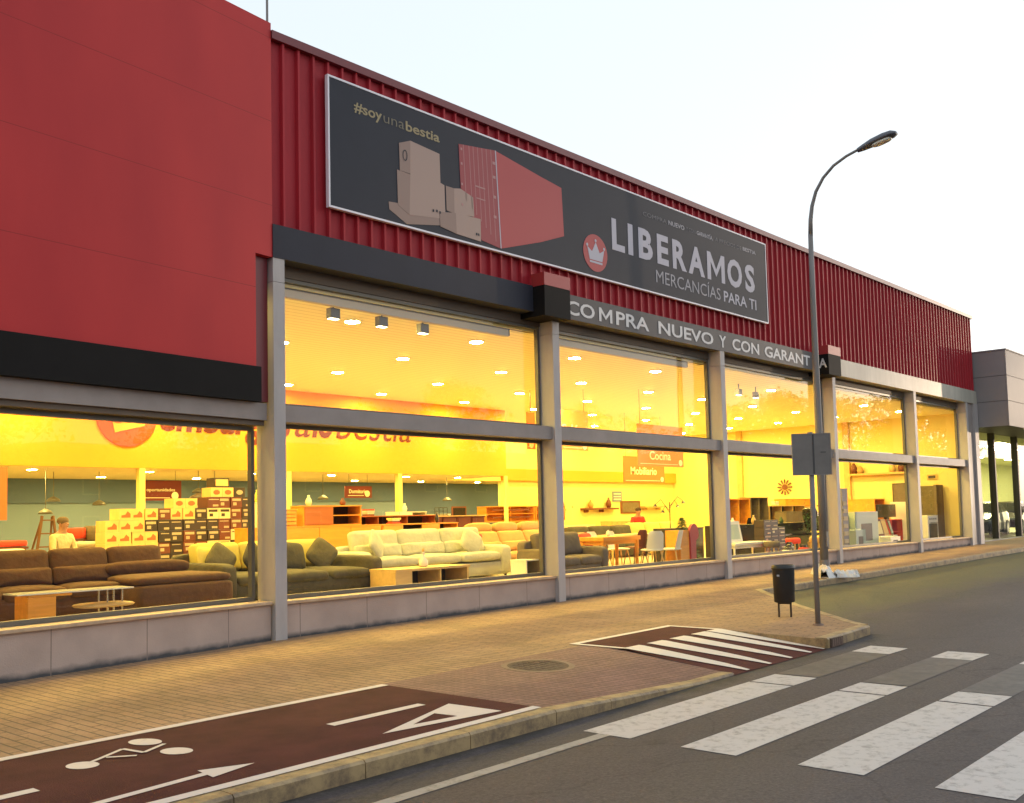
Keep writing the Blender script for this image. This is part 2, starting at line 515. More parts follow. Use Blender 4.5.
mat('logo_brown', (0.14, 0.02, 0.015), 0.8)
mat('notice_blue', (0.16, 0.20, 0.30), 0.7)
mat('skin', (0.36, 0.18, 0.11), 0.6)
mat('cream_shirt', (0.60, 0.47, 0.26), 0.85, var=0.15, bump=0.8, bscale=14)
mat('red_shirt', (0.80, 0.03, 0.02), 0.85)
mat('dark_trousers', (0.04, 0.035, 0.04), 0.85)
mat('hair_grey', (0.12, 0.08, 0.05), 0.9)
mat('hair_dark', (0.04, 0.02, 0.012), 0.9)
mat('ladder_wood', (0.16, 0.07, 0.03), 0.7)
mat('plant_green', (0.06, 0.11, 0.04), 0.8)
mat('plant_pot', (0.3, 0.15, 0.06), 0.8)
mat('pale_green_box', (0.45, 0.52, 0.42), 0.6)
mat('car_paint', (0.02, 0.017, 0.018), 0.25, 0.3)
mat('car_maroon', (0.035, 0.012, 0.012), 0.25, 0.3)
mat('car_glass', (0.03, 0.03, 0.03), 0.1)
mat('tyre', (0.02, 0.02, 0.02), 0.8)
mat('rim', (0.16, 0.16, 0.15), 0.4, 0.5)
mat('headlight', (0.25, 0.25, 0.24), 0.15)
mat('showroom_wall', (0.75, 0.76, 0.50), 0.8)
mat('showroom_floor', (0.35, 0.33, 0.26), 0.3)
mat('showroom_glow', (1, 1, 1), 0.5, emit=(1.0, 0.90, 0.42), es=210)
mat('bark', (0.09, 0.06, 0.04), 0.9)
mat('leaves', (0.05, 0.075, 0.025), 0.8, var=0.4, vscale=2)
mat('roof_grey', (0.2, 0.2, 0.2), 0.8)

# ------------------------------------------------------------------ mesh helpers
def tag(o, label=None, cat=None, group=None, kind=None):
    if label: o['label'] = label
    if cat: o['category'] = cat
    if group: o['group'] = group
    if kind: o['kind'] = kind
    return o
def thing(name, label, cat, loc=(0, 0, 0), group=None, kind=None, rz=0.0):
    o = bpy.data.objects.new(name, None)
    o.empty_display_size = 0.2
    C.objects.link(o)
    o.location = loc
    o.rotation_euler = (0, 0, rz)
    return tag(o, label, cat, group, kind)
class MB:
    def __init__(s, xf=None):
        s.v, s.f, s.xf = [], [], xf
    def add(s, vs, fs):
        b = len(s.v)
        s.v += [tuple(v) for v in vs]
        s.f += [tuple(i + b for i in f) for f in fs]
        return s
    def box(s, x0, x1, y0, y1, z0, z1):
        vs = [(x0, y0, z0), (x1, y0, z0), (x1, y1, z0), (x0, y1, z0), (x0, y0, z1), (x1, y0, z1), (x1, y1, z1), (x0, y1, z1)]
        return s.add(vs, [(0, 3, 2, 1), (4, 5, 6, 7), (0, 1, 5, 4), (1, 2, 6, 5), (2, 3, 7, 6), (3, 0, 4, 7)])
    def quad(s, a, b, c, d):
        return s.add([a, b, c, d], [(0, 1, 2, 3)])
    def prism_y(s, pts, y0, y1):
        """polygon in XZ (counter-clockwise seen from -Y), extruded from y0 (front) to y1"""
        n = len(pts)
        vs = [(x, y0, z) for x, z in pts] + [(x, y1, z) for x, z in pts]
        fs = [tuple(range(n)), tuple(range(2 * n - 1, n - 1, -1))]
        fs += [(i, i + n, (i + 1) % n + n, (i + 1) % n) for i in range(n)]
        return s.add(vs, fs)
    def prism_z(s, pts, z0, z1, g=None):
        n = len(pts)
        g = g or (lambda x: 0)
        vs = [(x, y, z0 + g(x)) for x, y in pts] + [(x, y, z1 + g(x)) for x, y in pts]
        fs = [tuple(range(n - 1, -1, -1)), tuple(range(n, 2 * n))]
        fs += [(i, (i + 1) % n, (i + 1) % n + n, i + n) for i in range(n)]
        return s.add(vs, fs)
    def tube(s, pts, rad, n=10, caps=True):
        pts = [Vector(p) for p in pts]
        if not isinstance(rad, (list, tuple)): rad = [rad] * len(pts)
        rings = []
        vs = []
        up = Vector((0, 0, 1))
        for i, p in enumerate(pts):
            d = (pts[min(i + 1, len(pts) - 1)] - pts[max(i - 1, 0)]).normalized()
            a = d.cross(up)
            if a.length < 0.05: a = d.cross(Vector((0, 1, 0)))
            a.normalize(); b = d.cross(a)
            for k in range(n):
                t = 2 * math.pi * k / n
                vs.append(tuple(p + (a * math.cos(t) + b * math.sin(t)) * rad[i]))
        fs = []
        for i in range(len(pts) - 1):
            for k in range(n):
                fs.append((i * n + k, i * n + (k + 1) % n, (i + 1) * n + (k + 1) % n, (i + 1) * n + k))
        if caps:
            fs.append(tuple(range(n - 1, -1, -1)))
            fs.append(tuple((len(pts) - 1) * n + k for k in range(n)))
        return s.add(vs, fs)
    def lathe(s, prof, c, n=24, sx=1.0, sy=1.0):
        vs, fs = [], []
        for r, z in prof:
            for k in range(n):
                t = 2 * math.pi * k / n
                vs.append((c[0] + r * sx * math.cos(t), c[1] + r * sy * math.sin(t), c[2] + z))
        for i in range(len(prof) - 1):
            for k in range(n):
                fs.append((i * n + k, i * n + (k + 1) % n, (i + 1) * n + (k + 1) % n, (i + 1) * n + k))
        fs.append(tuple(range(n - 1, -1, -1)))
        fs.append(tuple((len(prof) - 1) * n + k for k in range(n)))
        return s.add(vs, fs)
    def pillow(s, c, size, e=0.35, rot=None, nu=24, nv=14, e2=None, sag=0.0):
        """superellipsoid: soft-edged block"""
        e2 = e2 if e2 is not None else e
        def p(v, k): return math.copysign(abs(v) ** k, v)
        vs, fs = [], []
        for i in range(nv + 1):
            ph = -math.pi / 2 + math.pi * i / nv
            for k in range(nu):
                th = 2 * math.pi * k / nu
                x = p(math.cos(ph), e2) * p(math.cos(th), e)
                y = p(math.cos(ph), e2) * p(math.sin(th), e)
                z = p(math.sin(ph), e2)
                v = Vector((x * size[0] / 2, y * size[1] / 2, z * size[2] / 2))
                if sag: v.z += sag * math.cos(x * 1.5) * (1 if z > 0 else 0)
                if rot: v = rot @ v
                vs.append(tuple(v + Vector(c)))
        for i in range(nv):
            for k in range(nu):
                fs.append((i * nu + k, i * nu + (k + 1) % nu, (i + 1) * nu + (k + 1) % nu, (i + 1) * nu + k))
        return s.add(vs, fs)
    def build(s, name, m, parent=None, smooth=False, bevel=0.0, origin=None):
        me = bpy.data.meshes.new(name)
        vs = [s.xf(*v) for v in s.v] if s.xf else s.v
        if origin: vs = [(v[0] - origin[0], v[1] - origin[1], v[2] - origin[2]) for v in vs]
        me.from_pydata(vs, [], s.f)
        me.update()
        ms = m if isinstance(m, list) else [m]
        for q in ms: me.materials.append(MATS[q])
        if smooth:
            bm = bmesh.new(); bm.from_mesh(me)
            bmesh.ops.remove_doubles(bm, verts=bm.verts, dist=1e-5)
            bm.to_mesh(me); bm.free()
            for p in me.polygons: p.use_smooth = True
        if bevel:
            bm = bmesh.new(); bm.from_mesh(me)
            bmesh.ops.bevel(bm, geom=list(bm.edges), offset=bevel, segments=2, affect='EDGES', profile=0.6)
            bm.to_mesh(me); bm.free()
        o = bpy.data.objects.new(name, me)
        C.objects.link(o)
        if origin: o.location = origin
        if parent:
            o.parent = parent
            # meshes are written in world coordinates; keep them there under a moved thing
            o.matrix_parent_inverse = parent.matrix_basis.inverted() if parent.parent is None else (parent.parent.matrix_basis @ parent.matrix_parent_inverse @ parent.matrix_basis).inverted()
        return o
def B(*a): return MB().box(*a)

def text_mesh(s, x0, x1, z0, z1, y, name, m, parent, bold=0.0, shear=0.0, depth=0.006, keep=False, flip=False):
    cu = bpy.data.curves.new('t', 'FONT')
    cu.body = s
    cu.size = 1
    cu.offset = bold
    cu.shear = shear
    cu.resolution_u = 3
    to = bpy.data.objects.new('t', cu)
    C.objects.link(to)
    dg = bpy.context.evaluated_depsgraph_get()
    me = bpy.data.meshes.new_from_object(to.evaluated_get(dg))
    bpy.data.objects.remove(to)
    bpy.data.curves.remove(cu)
    me.name = name
    xs = [v.co.x for v in me.vertices]; ys = [v.co.y for v in me.vertices]
    ax, bx, ay, by = min(xs), max(xs), min(ys), max(ys)
    bm = bmesh.new(); bm.from_mesh(me)
    r = bmesh.ops.extrude_face_region(bm, geom=list(bm.faces))
    vs = {e for e in r['geom'] if isinstance(e, bmesh.types.BMVert)}
    for v in bm.verts:
        X = x0 + (v.co.x - ax) / (bx - ax) * (x1 - x0)
        Z = z0 + (v.co.y - ay) / (by - ay) * (z1 - z0)
        v.co = Vector((X, y - depth if v in vs else y, Z))
    bmesh.ops.recalc_face_normals(bm, faces=bm.faces)
    bm.to_mesh(me); bm.free()
    me.polygons.foreach_set('use_smooth', [False] * len(me.polygons))
    me.materials.clear(); me.materials.append(MATS[m])
    o = bpy.data.objects.new(name, me)
    C.objects.link(o)
    if parent:
        o.parent = parent
        o.matrix_parent_inverse = parent.matrix_basis.inverted() if parent.parent is None else (parent.parent.matrix_basis @ parent.matrix_parent_inverse @ parent.matrix_basis).inverted()
    return o

K = 0.007683
def g(x):                                   # the street climbs gently to the right
    return K * (max(-60.0, min(45.0, x)) - 7.934)
ORD = ['first', 'second', 'third', 'fourth', 'fifth', 'sixth', 'seventh', 'eighth', 'ninth', 'tenth', 'eleventh', 'twelfth', 'thirteenth', 'fourteenth', 'fifteenth', 'sixteenth', 'seventeenth', 'eighteenth']

# ================================================================== GROUND
RD = -0.12
def strip_sheet(xs, ys, dz, name, m, hf=None):
    mb = MB()
    nx, ny = len(xs), len(ys)
    vs = [(x, y, g(x) + dz + (hf(x, y) if hf else 0)) for y in ys for x in xs]
    fs = [(j * nx + i, j * nx + i + 1, (j + 1) * nx + i + 1, (j + 1) * nx + i) for j in range(ny - 1) for i in range(nx - 1)]
    mb.add(vs, fs)
    return mb.build(name, m)
tag(strip_sheet([-900, -60, 0, 45, 900], [-900, -60, 0, 60, 900], RD, 'road', 'asphalt'), kind='structure')

# pavement: back strip, and the strip beside the kerb with the dropped crossing
mb = MB()
def sheet(mb, xs, ys, hf):
    nx = len(xs)
    vs = [(x, y, hf(x, y)) for y in ys for x in xs]
    mb.add(vs, [(j * nx + i, j * nx + i + 1, (j + 1) * nx + i + 1, (j + 1) * nx + i) for j in range(len(ys) - 1) for i in range(nx - 1)])
P0 = lambda x, y: g(x)
sheet(mb, [-20, 6.45], [-5.98, -3.9], P0)
sheet(mb, [-20, 6.45, 11.85, 13.5], [-3.9, -1.93, 0.6], P0)
mb.add([(13.5, 0.6, g(13.5)), (13.5, -3.9, g(13.5)), (15.2, -3.9, g(15.2)), (17.6, -1.93, g(17.6)), (17.6, 0.6, g(17.6))], [(0, 1, 2, 3, 4)])
sheet(mb, [17.6, 30, 45, 90], [-1.93, 1.2], P0)
# corner island right of the crossing
isl = [(11.85, -3.9), (11.85, -4.56), (11.58, -5.98), (13.12, -5.90), (13.35, -5.62), (15.2, -3.9)]
mb.add([(x, y, g(x)) for x, y in isl], [tuple(range(len(isl)))])
sheet(mb, [9.65, 11.85], [-4.56, -3.9], P0)
o = mb.build('sidewalk', 'tan_pavers')
tag(o, kind='structure')
# pink paving that dips to the crossing
def hp(x, y):
    t = max(0, min(1, (-4.3 - y) / 1.7))
    wx = max(0, min(1, (x - 6.45) / 2.3))
    return g(x) - 0.10 * t * wx
mb = MB()
ysn = [-5.98, -5.6, -5.2, -4.8, -4.56, -4.3, -3.9]
vs, fs = [], []
for y in ysn:
    xr = 9.65 - 0.30 * max(0, (-4.56 - y) / 1.6)
    for k in range(7):
        x = 6.45 + (xr - 6.45) * k / 6
        vs.append((x, y, hp(x, y)))
for j in range(len(ysn) - 1):
    for k in range(6):
        fs.append((j * 7 + k, j * 7 + k + 1, (j + 1) * 7 + k + 1, (j + 1) * 7 + k))
mb.add(vs, fs)
tag(mb.build('pink_sidewalk', 'pink_pavers'), kind='structure')
# cycle ramp
def xl(y): return 9.65 - 0.30 * max(0, (-4.56 - y) / 1.6)
def xrr(y): return 11.85 - 0.30 * max(0, (-4.56 - y) / 1.6)
def hr(x, y):
    t = max(0, min(1, (-4.56 - y) / 1.6))
    return g(x) - 0.115 * t
mb = MB()
vs, fs = [], []
ysr = [-6.16, -5.8, -5.4, -5.0, -4.56]
for y in ysr:
    for k in range(5):
        x = xl(y) + (xrr(y) - xl(y)) * k / 4
        vs.append((x, y, hr(x, y)))
for j in range(4):
    for k in range(4):
        fs.append((j * 5 + k, j * 5 + k + 1, (j + 1) * 5 + k + 1, (j + 1) * 5 + k))
mb.add(vs, fs)
mb.add([(9.65, -4.56, g(9.65) + .004), (11.85, -4.56, g(11.85) + .004), (11.85, -3.7, g(11.85) + .004), (9.65, -3.7, g(9.65) + .004)], [(0, 1, 2, 3)])
tag(mb.build('cycle_ramp', 'bike_red'), kind='structure')
mb = MB()
for k in range(5):                          # crossing bars down the ramp, tapering towards the road
    vs = []
    for y in [-4.50, -4.56, -5.0, -5.4, -5.8, -6.14]:
        t = max(0, (-4.56 - y) / 1.6)
        x0 = 9.66 + 0.50 * k - 0.02 * t
        if k == 4: x0 = xrr(y) - .27 * (1 - t) ** .8 - .045
        wd = 0.29 * (1 - t) ** 0.6 + 0.045
        for x in (x0, x0 + wd):
            x = min(x, xrr(y) - 0.01)
            vs.append((x, y, hr(x, y) + 0.009))
    mb.add(vs, [(2 * i + 2, 2 * i + 3, 2 * i + 1, 2 * i) for i in range(5)])
z8 = .008
for pts in ([(9.65, -3.70), (11.85, -3.70), (11.85, -3.80), (9.65, -3.80)], [(9.65, -3.80), (9.73, -3.80), (9.73, -4.50), (9.65, -4.50)], [(11.77, -3.80), (11.85, -3.80), (11.85, -4.50), (11.77, -4.50)]):
    mb.add([(x, y, g(x) + z8) for x, y in pts], [(3, 2, 1, 0)] if pts[0][0] != pts[-1][0] or True else [])
tag(mb.build('ramp_marking', 'ramp_paint'), kind='structure')
# island edge: vertical faces of kerb all round
def kerb_run(mb, pts, wid, top=0.0, bottom=RD - 0.05, joint=1.0):
    """kerb stones along a line of (x,y[,drop]); the road is on the right-hand side of the walk"""
    for i in range(len(pts) - 1):
        a, b_ = Vector(pts[i][:2]), Vector(pts[i + 1][:2])
        da = pts[i][2] if len(pts[i]) > 2 else 0
        db = pts[i + 1][2] if len(pts[i + 1]) > 2 else 0
        d = b_ - a
        L_ = d.length
        n = max(1, round(L_ / joint))
        dn = d.normalized(); nr = Vector((dn.y, -dn.x))
        for k in range(n):
            p = a + d * (k / n) + dn * (0.004 if n > 1 else 0); q = a + d * ((k + 1) / n) - dn * (0.004 if n > 1 else 0)
            dp = da + (db - da) * k / n; dq = da + (db - da) * (k + 1) / n
            vs = []
            for (c, dd) in ((p, dp), (q, dq)):
                i_ = c; o_ = c + nr * wid
                zt = g(c.x) + top - dd + 0.003
                vs += [(i_.x, i_.y, g(c.x) + bottom), (o_.x, o_.y, g(c.x) + bottom), (o_.x, o_.y, zt - 0.02), (o_.x - nr.x * 0.02, o_.y - nr.y * 0.02, zt), (i_.x, i_.y, zt)]
            mb.add(vs, [(0, 1, 2, 3, 4), (9, 8, 7, 6, 5), (1, 6, 7, 2), (2, 7, 8, 3), (3, 8, 9, 4), (4, 9, 5, 0), (0, 5, 6, 1)])
mb = MB()
kerb_run(mb, [(-20, -5.98), (6.45, -5.98)], 0.16)
kerb_run(mb, [(6.45, -5.98, 0), (8.75, -5.98, .1), (9.38, -5.98, .1)], 0.16, joint=0.8)
kerb_run(mb, [(11.66, -5.98), (13.12, -5.90), (13.35, -5.62), (15.2, -3.9), (17.6, -1.93), (45, -1.93), (90, -1.93)], 0.15)
mb.add([(11.85, -4.56, g(11.85)), (11.55, -6.14, g(11.55) - 0.2), (11.55, -6.14, g(11.55) + 0.003), (11.6, -5.95, g(11.6) + .003)], [(0, 1, 2, 3)])
tag(mb.build('kerb', 'kerb_stone'), kind='structure')
# cycle lane
mb = MB()
zl = .004
mb.add([(-20, -5.93, g(-20) + zl), (6.45, -5.93, g(6.45) + zl), (6.45, -4.03, g(6.45) + zl), (-20, -4.03, g(-20) + zl)], [(0, 1, 2, 3)])
tag(mb.build('cycle_lane', 'bike_red'), kind='structure')
mb = MB()
def flat(mb, pts, z, dz=0):
    mb.add([(x, y, g(x) + z) for x, y in pts], [tuple(range(len(pts)))])
flat(mb, [(-20, -4.03), (6.45, -4.03), (6.45, -3.93), (-20, -3.93)], z8)
flat(mb, [(-20, -5.98), (6.45, -5.98), (6.45, -5.88), (-20, -5.88)], z8)
for a, b_ in ((-3.2, -2.0), (-0.2, 0.9), (1.5, 2.70), (4.97, 5.97)):
    flat(mb, [(a, -5.09), (b_, -5.07), (b_, -4.97), (a, -4.98)], z8)
# cyclist symbol: three discs and a bent frame
def disc(mb, cx, cy, rx, ry, z, n=22, rot=0):
    mb.add([(cx + rx * math.cos(t) * math.cos(rot) - ry * math.sin(t) * math.sin(rot), cy + rx * math.cos(t) * math.sin(rot) + ry * math.sin(t) * math.cos(rot), g(cx) + z) for t in [2 * math.pi * k / n for k in range(n)]], [tuple(range(n))])
disc(mb, 3.16, -4.65, .10, .12, z8, rot=.2)
disc(mb, 3.78, -4.335, .10, .145, z8, rot=.2)
disc(mb, 3.77, -4.81, .10, .13, z8, rot=.2)
def stroke(mb, pts, wd, z):
    for (ax, ay), (bx, by) in zip(pts[:-1], pts[1:]):
        d = Vector((bx - ax, by - ay)).normalized(); n_ = Vector((-d.y, d.x)) * wd / 2
        flat(mb, [(ax + n_.x, ay + n_.y), (ax - n_.x, ay - n_.y), (bx - n_.x, by - n_.y), (bx + n_.x, by + n_.y)], z)
        z += .0007
stroke(mb, [(3.22, -4.62), (3.33, -4.56), (3.56, -4.42), (3.60, -4.66), (3.83, -4.53)], .035, z8 + .001)
stroke(mb, [(3.36, -4.58), (3.52, -4.71)], .035, z8 + .004)
# arrow
flat(mb, [(2.55, -5.70), (3.55, -5.60), (3.55, -5.53), (2.55, -5.63)], z8)
flat(mb, [(3.53, -5.69), (3.91, -5.59), (3.56, -5.45)], z8 + .001)
# give-way triangle, hollow
A_, B_, C_ = Vector((5.0, -5.63)), Vector((6.15, -5.80)), Vector((6.12, -5.20))
a_, b2, c_ = Vector((5.36, -5.58)), Vector((5.79, -5.64)), Vector((5.76, -5.40))
for q in ((A_, B_, b2, a_), (B_, C_, c_, b2), (C_, A_, a_, c_)):
    flat(mb, [tuple(v) for v in q], z8)
tag(mb.build('lane_marking', 'lane_paint'), kind='structure')
# zebra crossing and the kerbside line, on the asphalt
mb = MB(); mf = MB()
for k in range(8):
    y0, y1 = -6.47 - .918 * k, -6.93 - .918 * k
    jx = random.uniform(-.02, .02)
    flat(mb, [(6.39 + jx, y1), (9.08, y1), (9.08, y0), (6.39 + jx, y0)], RD + .004)
    flat(mb, [(9.12, y1), (9.64 + jx, y1), (9.64 + jx, y0), (9.12, y0)], RD + .004)
    flat(mf, [(9.67, y1), (11.54, y1), (11.54, y0), (9.67, y0)], RD + .004)
    flat(mb, [(11.55, y1 + .01), (12.10, y1), (12.11, y0), (11.55, y0)], RD + .004)
tag(mb.build('zebra_crossing', 'road_paint'), kind='structure')
tag(mf.build('worn_crossing_paint', 'faded_paint'), kind='structure')
mb = MB()
flat(mb, [(-20, -6.74), (6.38, -6.74), (6.38, -6.63), (-20, -6.63)], RD + .004)
tag(mb.build('road_edge_line', 'edge_line_paint'), kind='structure')
# manhole in the pink paving
mc = (8.21, -4.43)
t = thing('manhole_cover', 'round rusty iron manhole cover set in the pink paving', 'manhole', (mc[0], mc[1], hp(*mc)))
mfx = lambda a, b, c: (a, b, c + hp(a, b))
MB(mfx).lathe([(.40, -.01), (.40, .003), (.34, .003)], (mc[0], mc[1], 0), 32).build('rim', 'iron_ring', t)
m_ = MB(mfx).lathe([(.335, -.01), (.335, .004)], (mc[0], mc[1], 0), 32)
for i in range(-3, 4):
    for j in range(-3, 4):
        if i * i + j * j < 11: m_.box(mc[0] + i * .085 - .025, mc[0] + i * .085 + .025, mc[1] + j * .085 - .025, mc[1] + j * .085 + .025, .0035, .0062)
m_.build('lid', 'iron', t)

# ================================================================== THE STORE
store = thing('furniture_store', 'long red furniture store with corrugated cladding and tall lit shop windows', 'building', (7.93, 0, g(7.93)))
XC = [7.934, 13.98, 19.97, 25.90, 31.88, 36.85]
CW = .19
GY = .35                                   # glass plane
ZT = 5.27
# columns
for i, x in enumerate(XC):
    cb = MB().box(x, x + CW, 0, .42, g(x) - .1, 4.93).box(x, x + CW, 0, .42, 4.936, ZT)
    cb.build('column', 'column_steel', store)
B(37.68, 38.08, -.02, .42, g(38) - .1, ZT).build('end_pilaster', 'column_steel', store)
# plinth wall, sill, transoms, windows
def window(x0, x1, z0, z1, xf=None, name='window'):
    f = .055
    mb = MB(xf)
    mb.box(x0, x0 + f, GY - .03, GY + .05, z0, z1).box(x1 - f, x1, GY - .03, GY + .05, z0, z1)
    mb.box(x0 + f, x1 - f, GY - .03, GY + .05, z0, z0 + f).box(x0 + f, x1 - f, GY - .03, GY + .05, z1 - f, z1)
    o = mb.build(name, 'window_frame', store)
    p = MB(xf)
    p.add([(x0 + f - .01, GY + .01, z0 + f - .01), (x1 - f + .01, GY + .01, z0 + f - .01), (x1 - f + .01, GY + .01, z1 - f + .01), (x0 + f - .01, GY + .01, z1 - f + .01)], [(0, 1, 2, 3)])
    p.build('pane', 'window_glass', o)
    return o
edges = XC + [37.68]
for i in range(5):
    x0, x1 = XC[i] + CW, XC[i + 1]
    B(x0, x1, .09, .34, g(x0) - .3, .47).build('plinth', 'plinth_wall', store)
    B(x0, x1, .04, .40, .471, .516).build('sill', 'sill_stone', store, bevel=.008)
    window(x0 + .002, x1 - .002, .52, 2.985)
    B(x0, x1, .06, .44, 2.99, 3.225).build('transom', 'transom_steel', store)
    window(x0 + .002, x1 - .002, 3.23, 5.10)
    B(x0, x1, .30, .44, 5.105, ZT).build('lintel', 'soffit_brown', store)
x0, x1 = XC[5] + CW, 37.68
B(x0, x1, .05, .42, g(37) - .1, ZT).build('end_wall_panel', 'transom_steel', store)
# fascia band
def fascia(x0, x1, m): B(x0, x1, -.01, .31, ZT, 5.74).build('fascia', m, store)
B(XC[0], 38.08, .31, .5, ZT, 5.73).build('fascia_backing', 'soffit_brown', store)
fascia(7.93, 13.448, 'dark_fascia')
fascia(14.05, 25.098, 'grey_fascia')
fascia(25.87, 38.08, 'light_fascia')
for x0, x1 in ((13.45, 14.18), (25.10, 25.86)):
    B(x0, x1, -.28, .30, 5.17, 5.715).build('bracket_box', 'black_fascia', store)
    B(x0 - .004, x1 + .004, -.284, .028, 5.718, 5.95).build('bracket_cap', 'red_fascia_block', store)
# corrugated cladding
prof = [(0, .075), (.185, .075), (.2, .018), (.235, .018), (.25, .075)]
mb = MB()
vs = []
x = 7.93
while x < 38.05:
    for dx, y in prof:
        if x + dx <= 38.08: vs.append((x + dx, y))
    x += .2655
n = len(vs)
mb.add([(a, b, 5.742) for a, b in vs] + [(a, b, 8.42) for a, b in vs], [(i, i + 1, i + 1 + n, i + n) for i in range(n - 1)])
mb.build('corrugated_cladding', 'cladding_red', store)
B(7.935, 38.09, -.02, .30, 8.40, 8.52).build('roof_flashing', 'flashing_red', store)
# left wing, turned seven degrees towards the street
AL = R(7)
ca, sa = math.cos(AL), math.sin(AL)
def LW(s_, o_, z): return (7.90 + s_ * ca - o_ * sa, s_ * sa + o_ * ca, z)   # s runs to the right, o into the shop
WL = -13.0
MB(LW).prism_y([(WL, 3.715), (-.27, 3.715), (-.27, 5.27), (.03, 5.27), (.03, 8.62), (WL, 8.62)], 0, .34).build('red_panel', 'smooth_red_panel', store)
MB(LW).box(-.27, .02, .10, .33, 3.25, 5.27).build('panel_return', 'flashing_red', store)
MB(LW).box(WL, -.19, -.012, .30, 3.235, 3.712).build('black_fascia', 'black_fascia', store)
MB(LW).box(WL, .0, .10, .44, 3.00, 3.234).build('transom', 'transom_steel', store)
MB(LW).box(WL, .0, .16, .44, 2.93, 2.998).build('window_head', 'soffit_brown', store)
MB(LW).box(WL, .02, .07, .34, -.5, .485).build('plinth', 'plinth_wall', store)
MB(LW).box(WL, .02, .02, .40, .486, .531).build('sill', 'sill_stone', store, bevel=.008)
window(-6.2, -.04, .535, 2.92, LW)
window(-12.6, -6.4, .535, 2.92, LW)
MB(LW).box(-6.398, -6.202, .02, .42, .535, 2.92).build('column', 'column_steel', store)
# shell: roof, back and side walls, so the sky stays out
mb = MB()
mb.add([(-6, -1.4, 8.3), (7.93, .3, 8.3), (38.08, .3, 8.3), (38.08, 20, 8.3), (-6, 20, 8.3)], [(0, 1, 2, 3, 4)])
mb.build('roof', 'roof_grey', store)
B(-6.2, 38.1, 15.5, 15.8, -.3, 8.3).build('back_wall', 'green_wall', store)
B(-5.6, -5.3, -1.3, 15.5, -.3, 8.3).build('side_wall', 'cream_wall', store)
B(38.0, 38.1, .45, 15.5, -.3, 8.3).build('right_wall', 'cream_wall', store)
for y in (4.9, 9.6):
    B(37.86, 37.998, y - .12, y + .12, .35, 5.0).build('wall_pier', 'oak', store)
# floor and ceilings
FZ = .35
MB().add([(-5.3, -1.3, FZ), (7.93, .4, FZ), (38, .4, FZ), (38, 15.5, FZ), (-5.3, 15.5, FZ)], [(0, 1, 2, 3, 4)]).build('shop_floor', 'floor_tile', store)
MB().add([(-5.3, -1.2, 5.0), (7.93, .44, 5.0), (38, .44, 5.0), (38, 13.1, 5.0), (23.5, 13.1, 5.0), (23.5, 9.9, 5.0), (-5.3, 9.9, 5.0)], [(6, 5, 4, 3, 2, 1, 0)]).build('slatted_ceiling', 'slatted_ceiling', store)
MB().box(-5.3, 38, .4, .5, 5.0, 5.3).build('ceiling_edge', 'cream_wall', store)
B(-5.3, 23.5, 9.9, 10.05, 2.9, 5.0).build('bulkhead', 'yellow_wall', store)
B(30.5, 30.65, 13.151, 15.5, FZ, 5.0).build('partition', 'cream_wall', store)
B(23.35, 23.5, 10.051, 13.15, 2.9, 5.0).build('bulkhead_return', 'yellow_wall', store)
B(23.501, 26.6, 13.0, 13.15, 2.9, 5.0).build('opening_head', 'cream_wall', store)
MB().add([(23.5, 10.0, 2.9), (23.5, 13.16, 2.9), (30.5, 13.16, 2.9), (30.5, 15.5, 2.9), (23.5, 15.5, 2.9)], [(1, 2, 3, 4)]).build('passage_ceiling', 'rear_ceiling', store)
B(26.601, 38.0, 13.0, 13.15, FZ, 5.0).build('inner_wall', 'cream_wall', store)
B(26.6, 38.0, 12.85, 12.998, 2.92, 3.35).build('wall_beam', 'yellow_wall', store)
MB().add([(-5.3, 10.05, 2.9), (23.5, 10.05, 2.9), (23.5, 15.5, 2.9), (-5.3, 15.5, 2.9)], [(3, 2, 1, 0)]).build('rear_ceiling', 'rear_ceiling', store)
B(-5.3, 30.5, 15.42, 15.498, 2.25, 2.9).build('wall_band', 'green_wall_dark', store)
B(23.9, 30.2, 15.38, 15.418, FZ, 2.9).build('dark_green_panel', 'green_wall_dark', store)
for x in (11.20, 15.2, 19.0, 23.42):
    B(x - .07, x + .07, 9.9 if x < 23 else 9.84, 10.06 if x < 23 else 9.898, FZ, 2.899).build('post', 'post_yellow', store)
# wall lettering and badge on the bulkhead, seen only below the window head
for s_, x0, x1, bold, m_ in (('embargos', 11.62, 15.28, .028, 'logo_brown'), ('a', 15.38, 15.86, 0, 'logo_brown'), ('lo', 15.93, 16.62, .03, 'logo_brown'), ('bestia', 16.72, 19.42, -.002, 'logo_brown')):
    top = 4.62 if s_ not in ('a',) else 4.36
    bot = 3.80 if s_ != 'embargos' else 3.52
    text_mesh(s_, x0, x1, bot, top, 9.895, 'wall_lettering', m_, store, bold, .25)
mb = MB()
N = 40
mb.prism_y([(10.82 + .72 * math.cos(2 * math.pi * k / N), 4.09 + .72 * math.sin(2 * math.pi * k / N)) for k in range(N)], 9.87, 9.899)
badge = mb.build('wall_badge', 'logo_red', store)
MB().prism_y([(10.52, 3.68), (11.22, 3.86), (11.36, 4.5), (11.05, 4.2), (10.9, 4.62), (10.68, 4.2), (10.36, 4.45)], 9.85, 9.869).build('badge_crown', 'yellow_wall', badge)
MB().prism_y([(10.60 + .16 * math.cos(2 * math.pi * k / 20), 4.02 + .12 * math.sin(2 * math.pi * k / 20)) for k in range(20)], 9.835, 9.849).build('badge_dot', 'logo_red', badge)

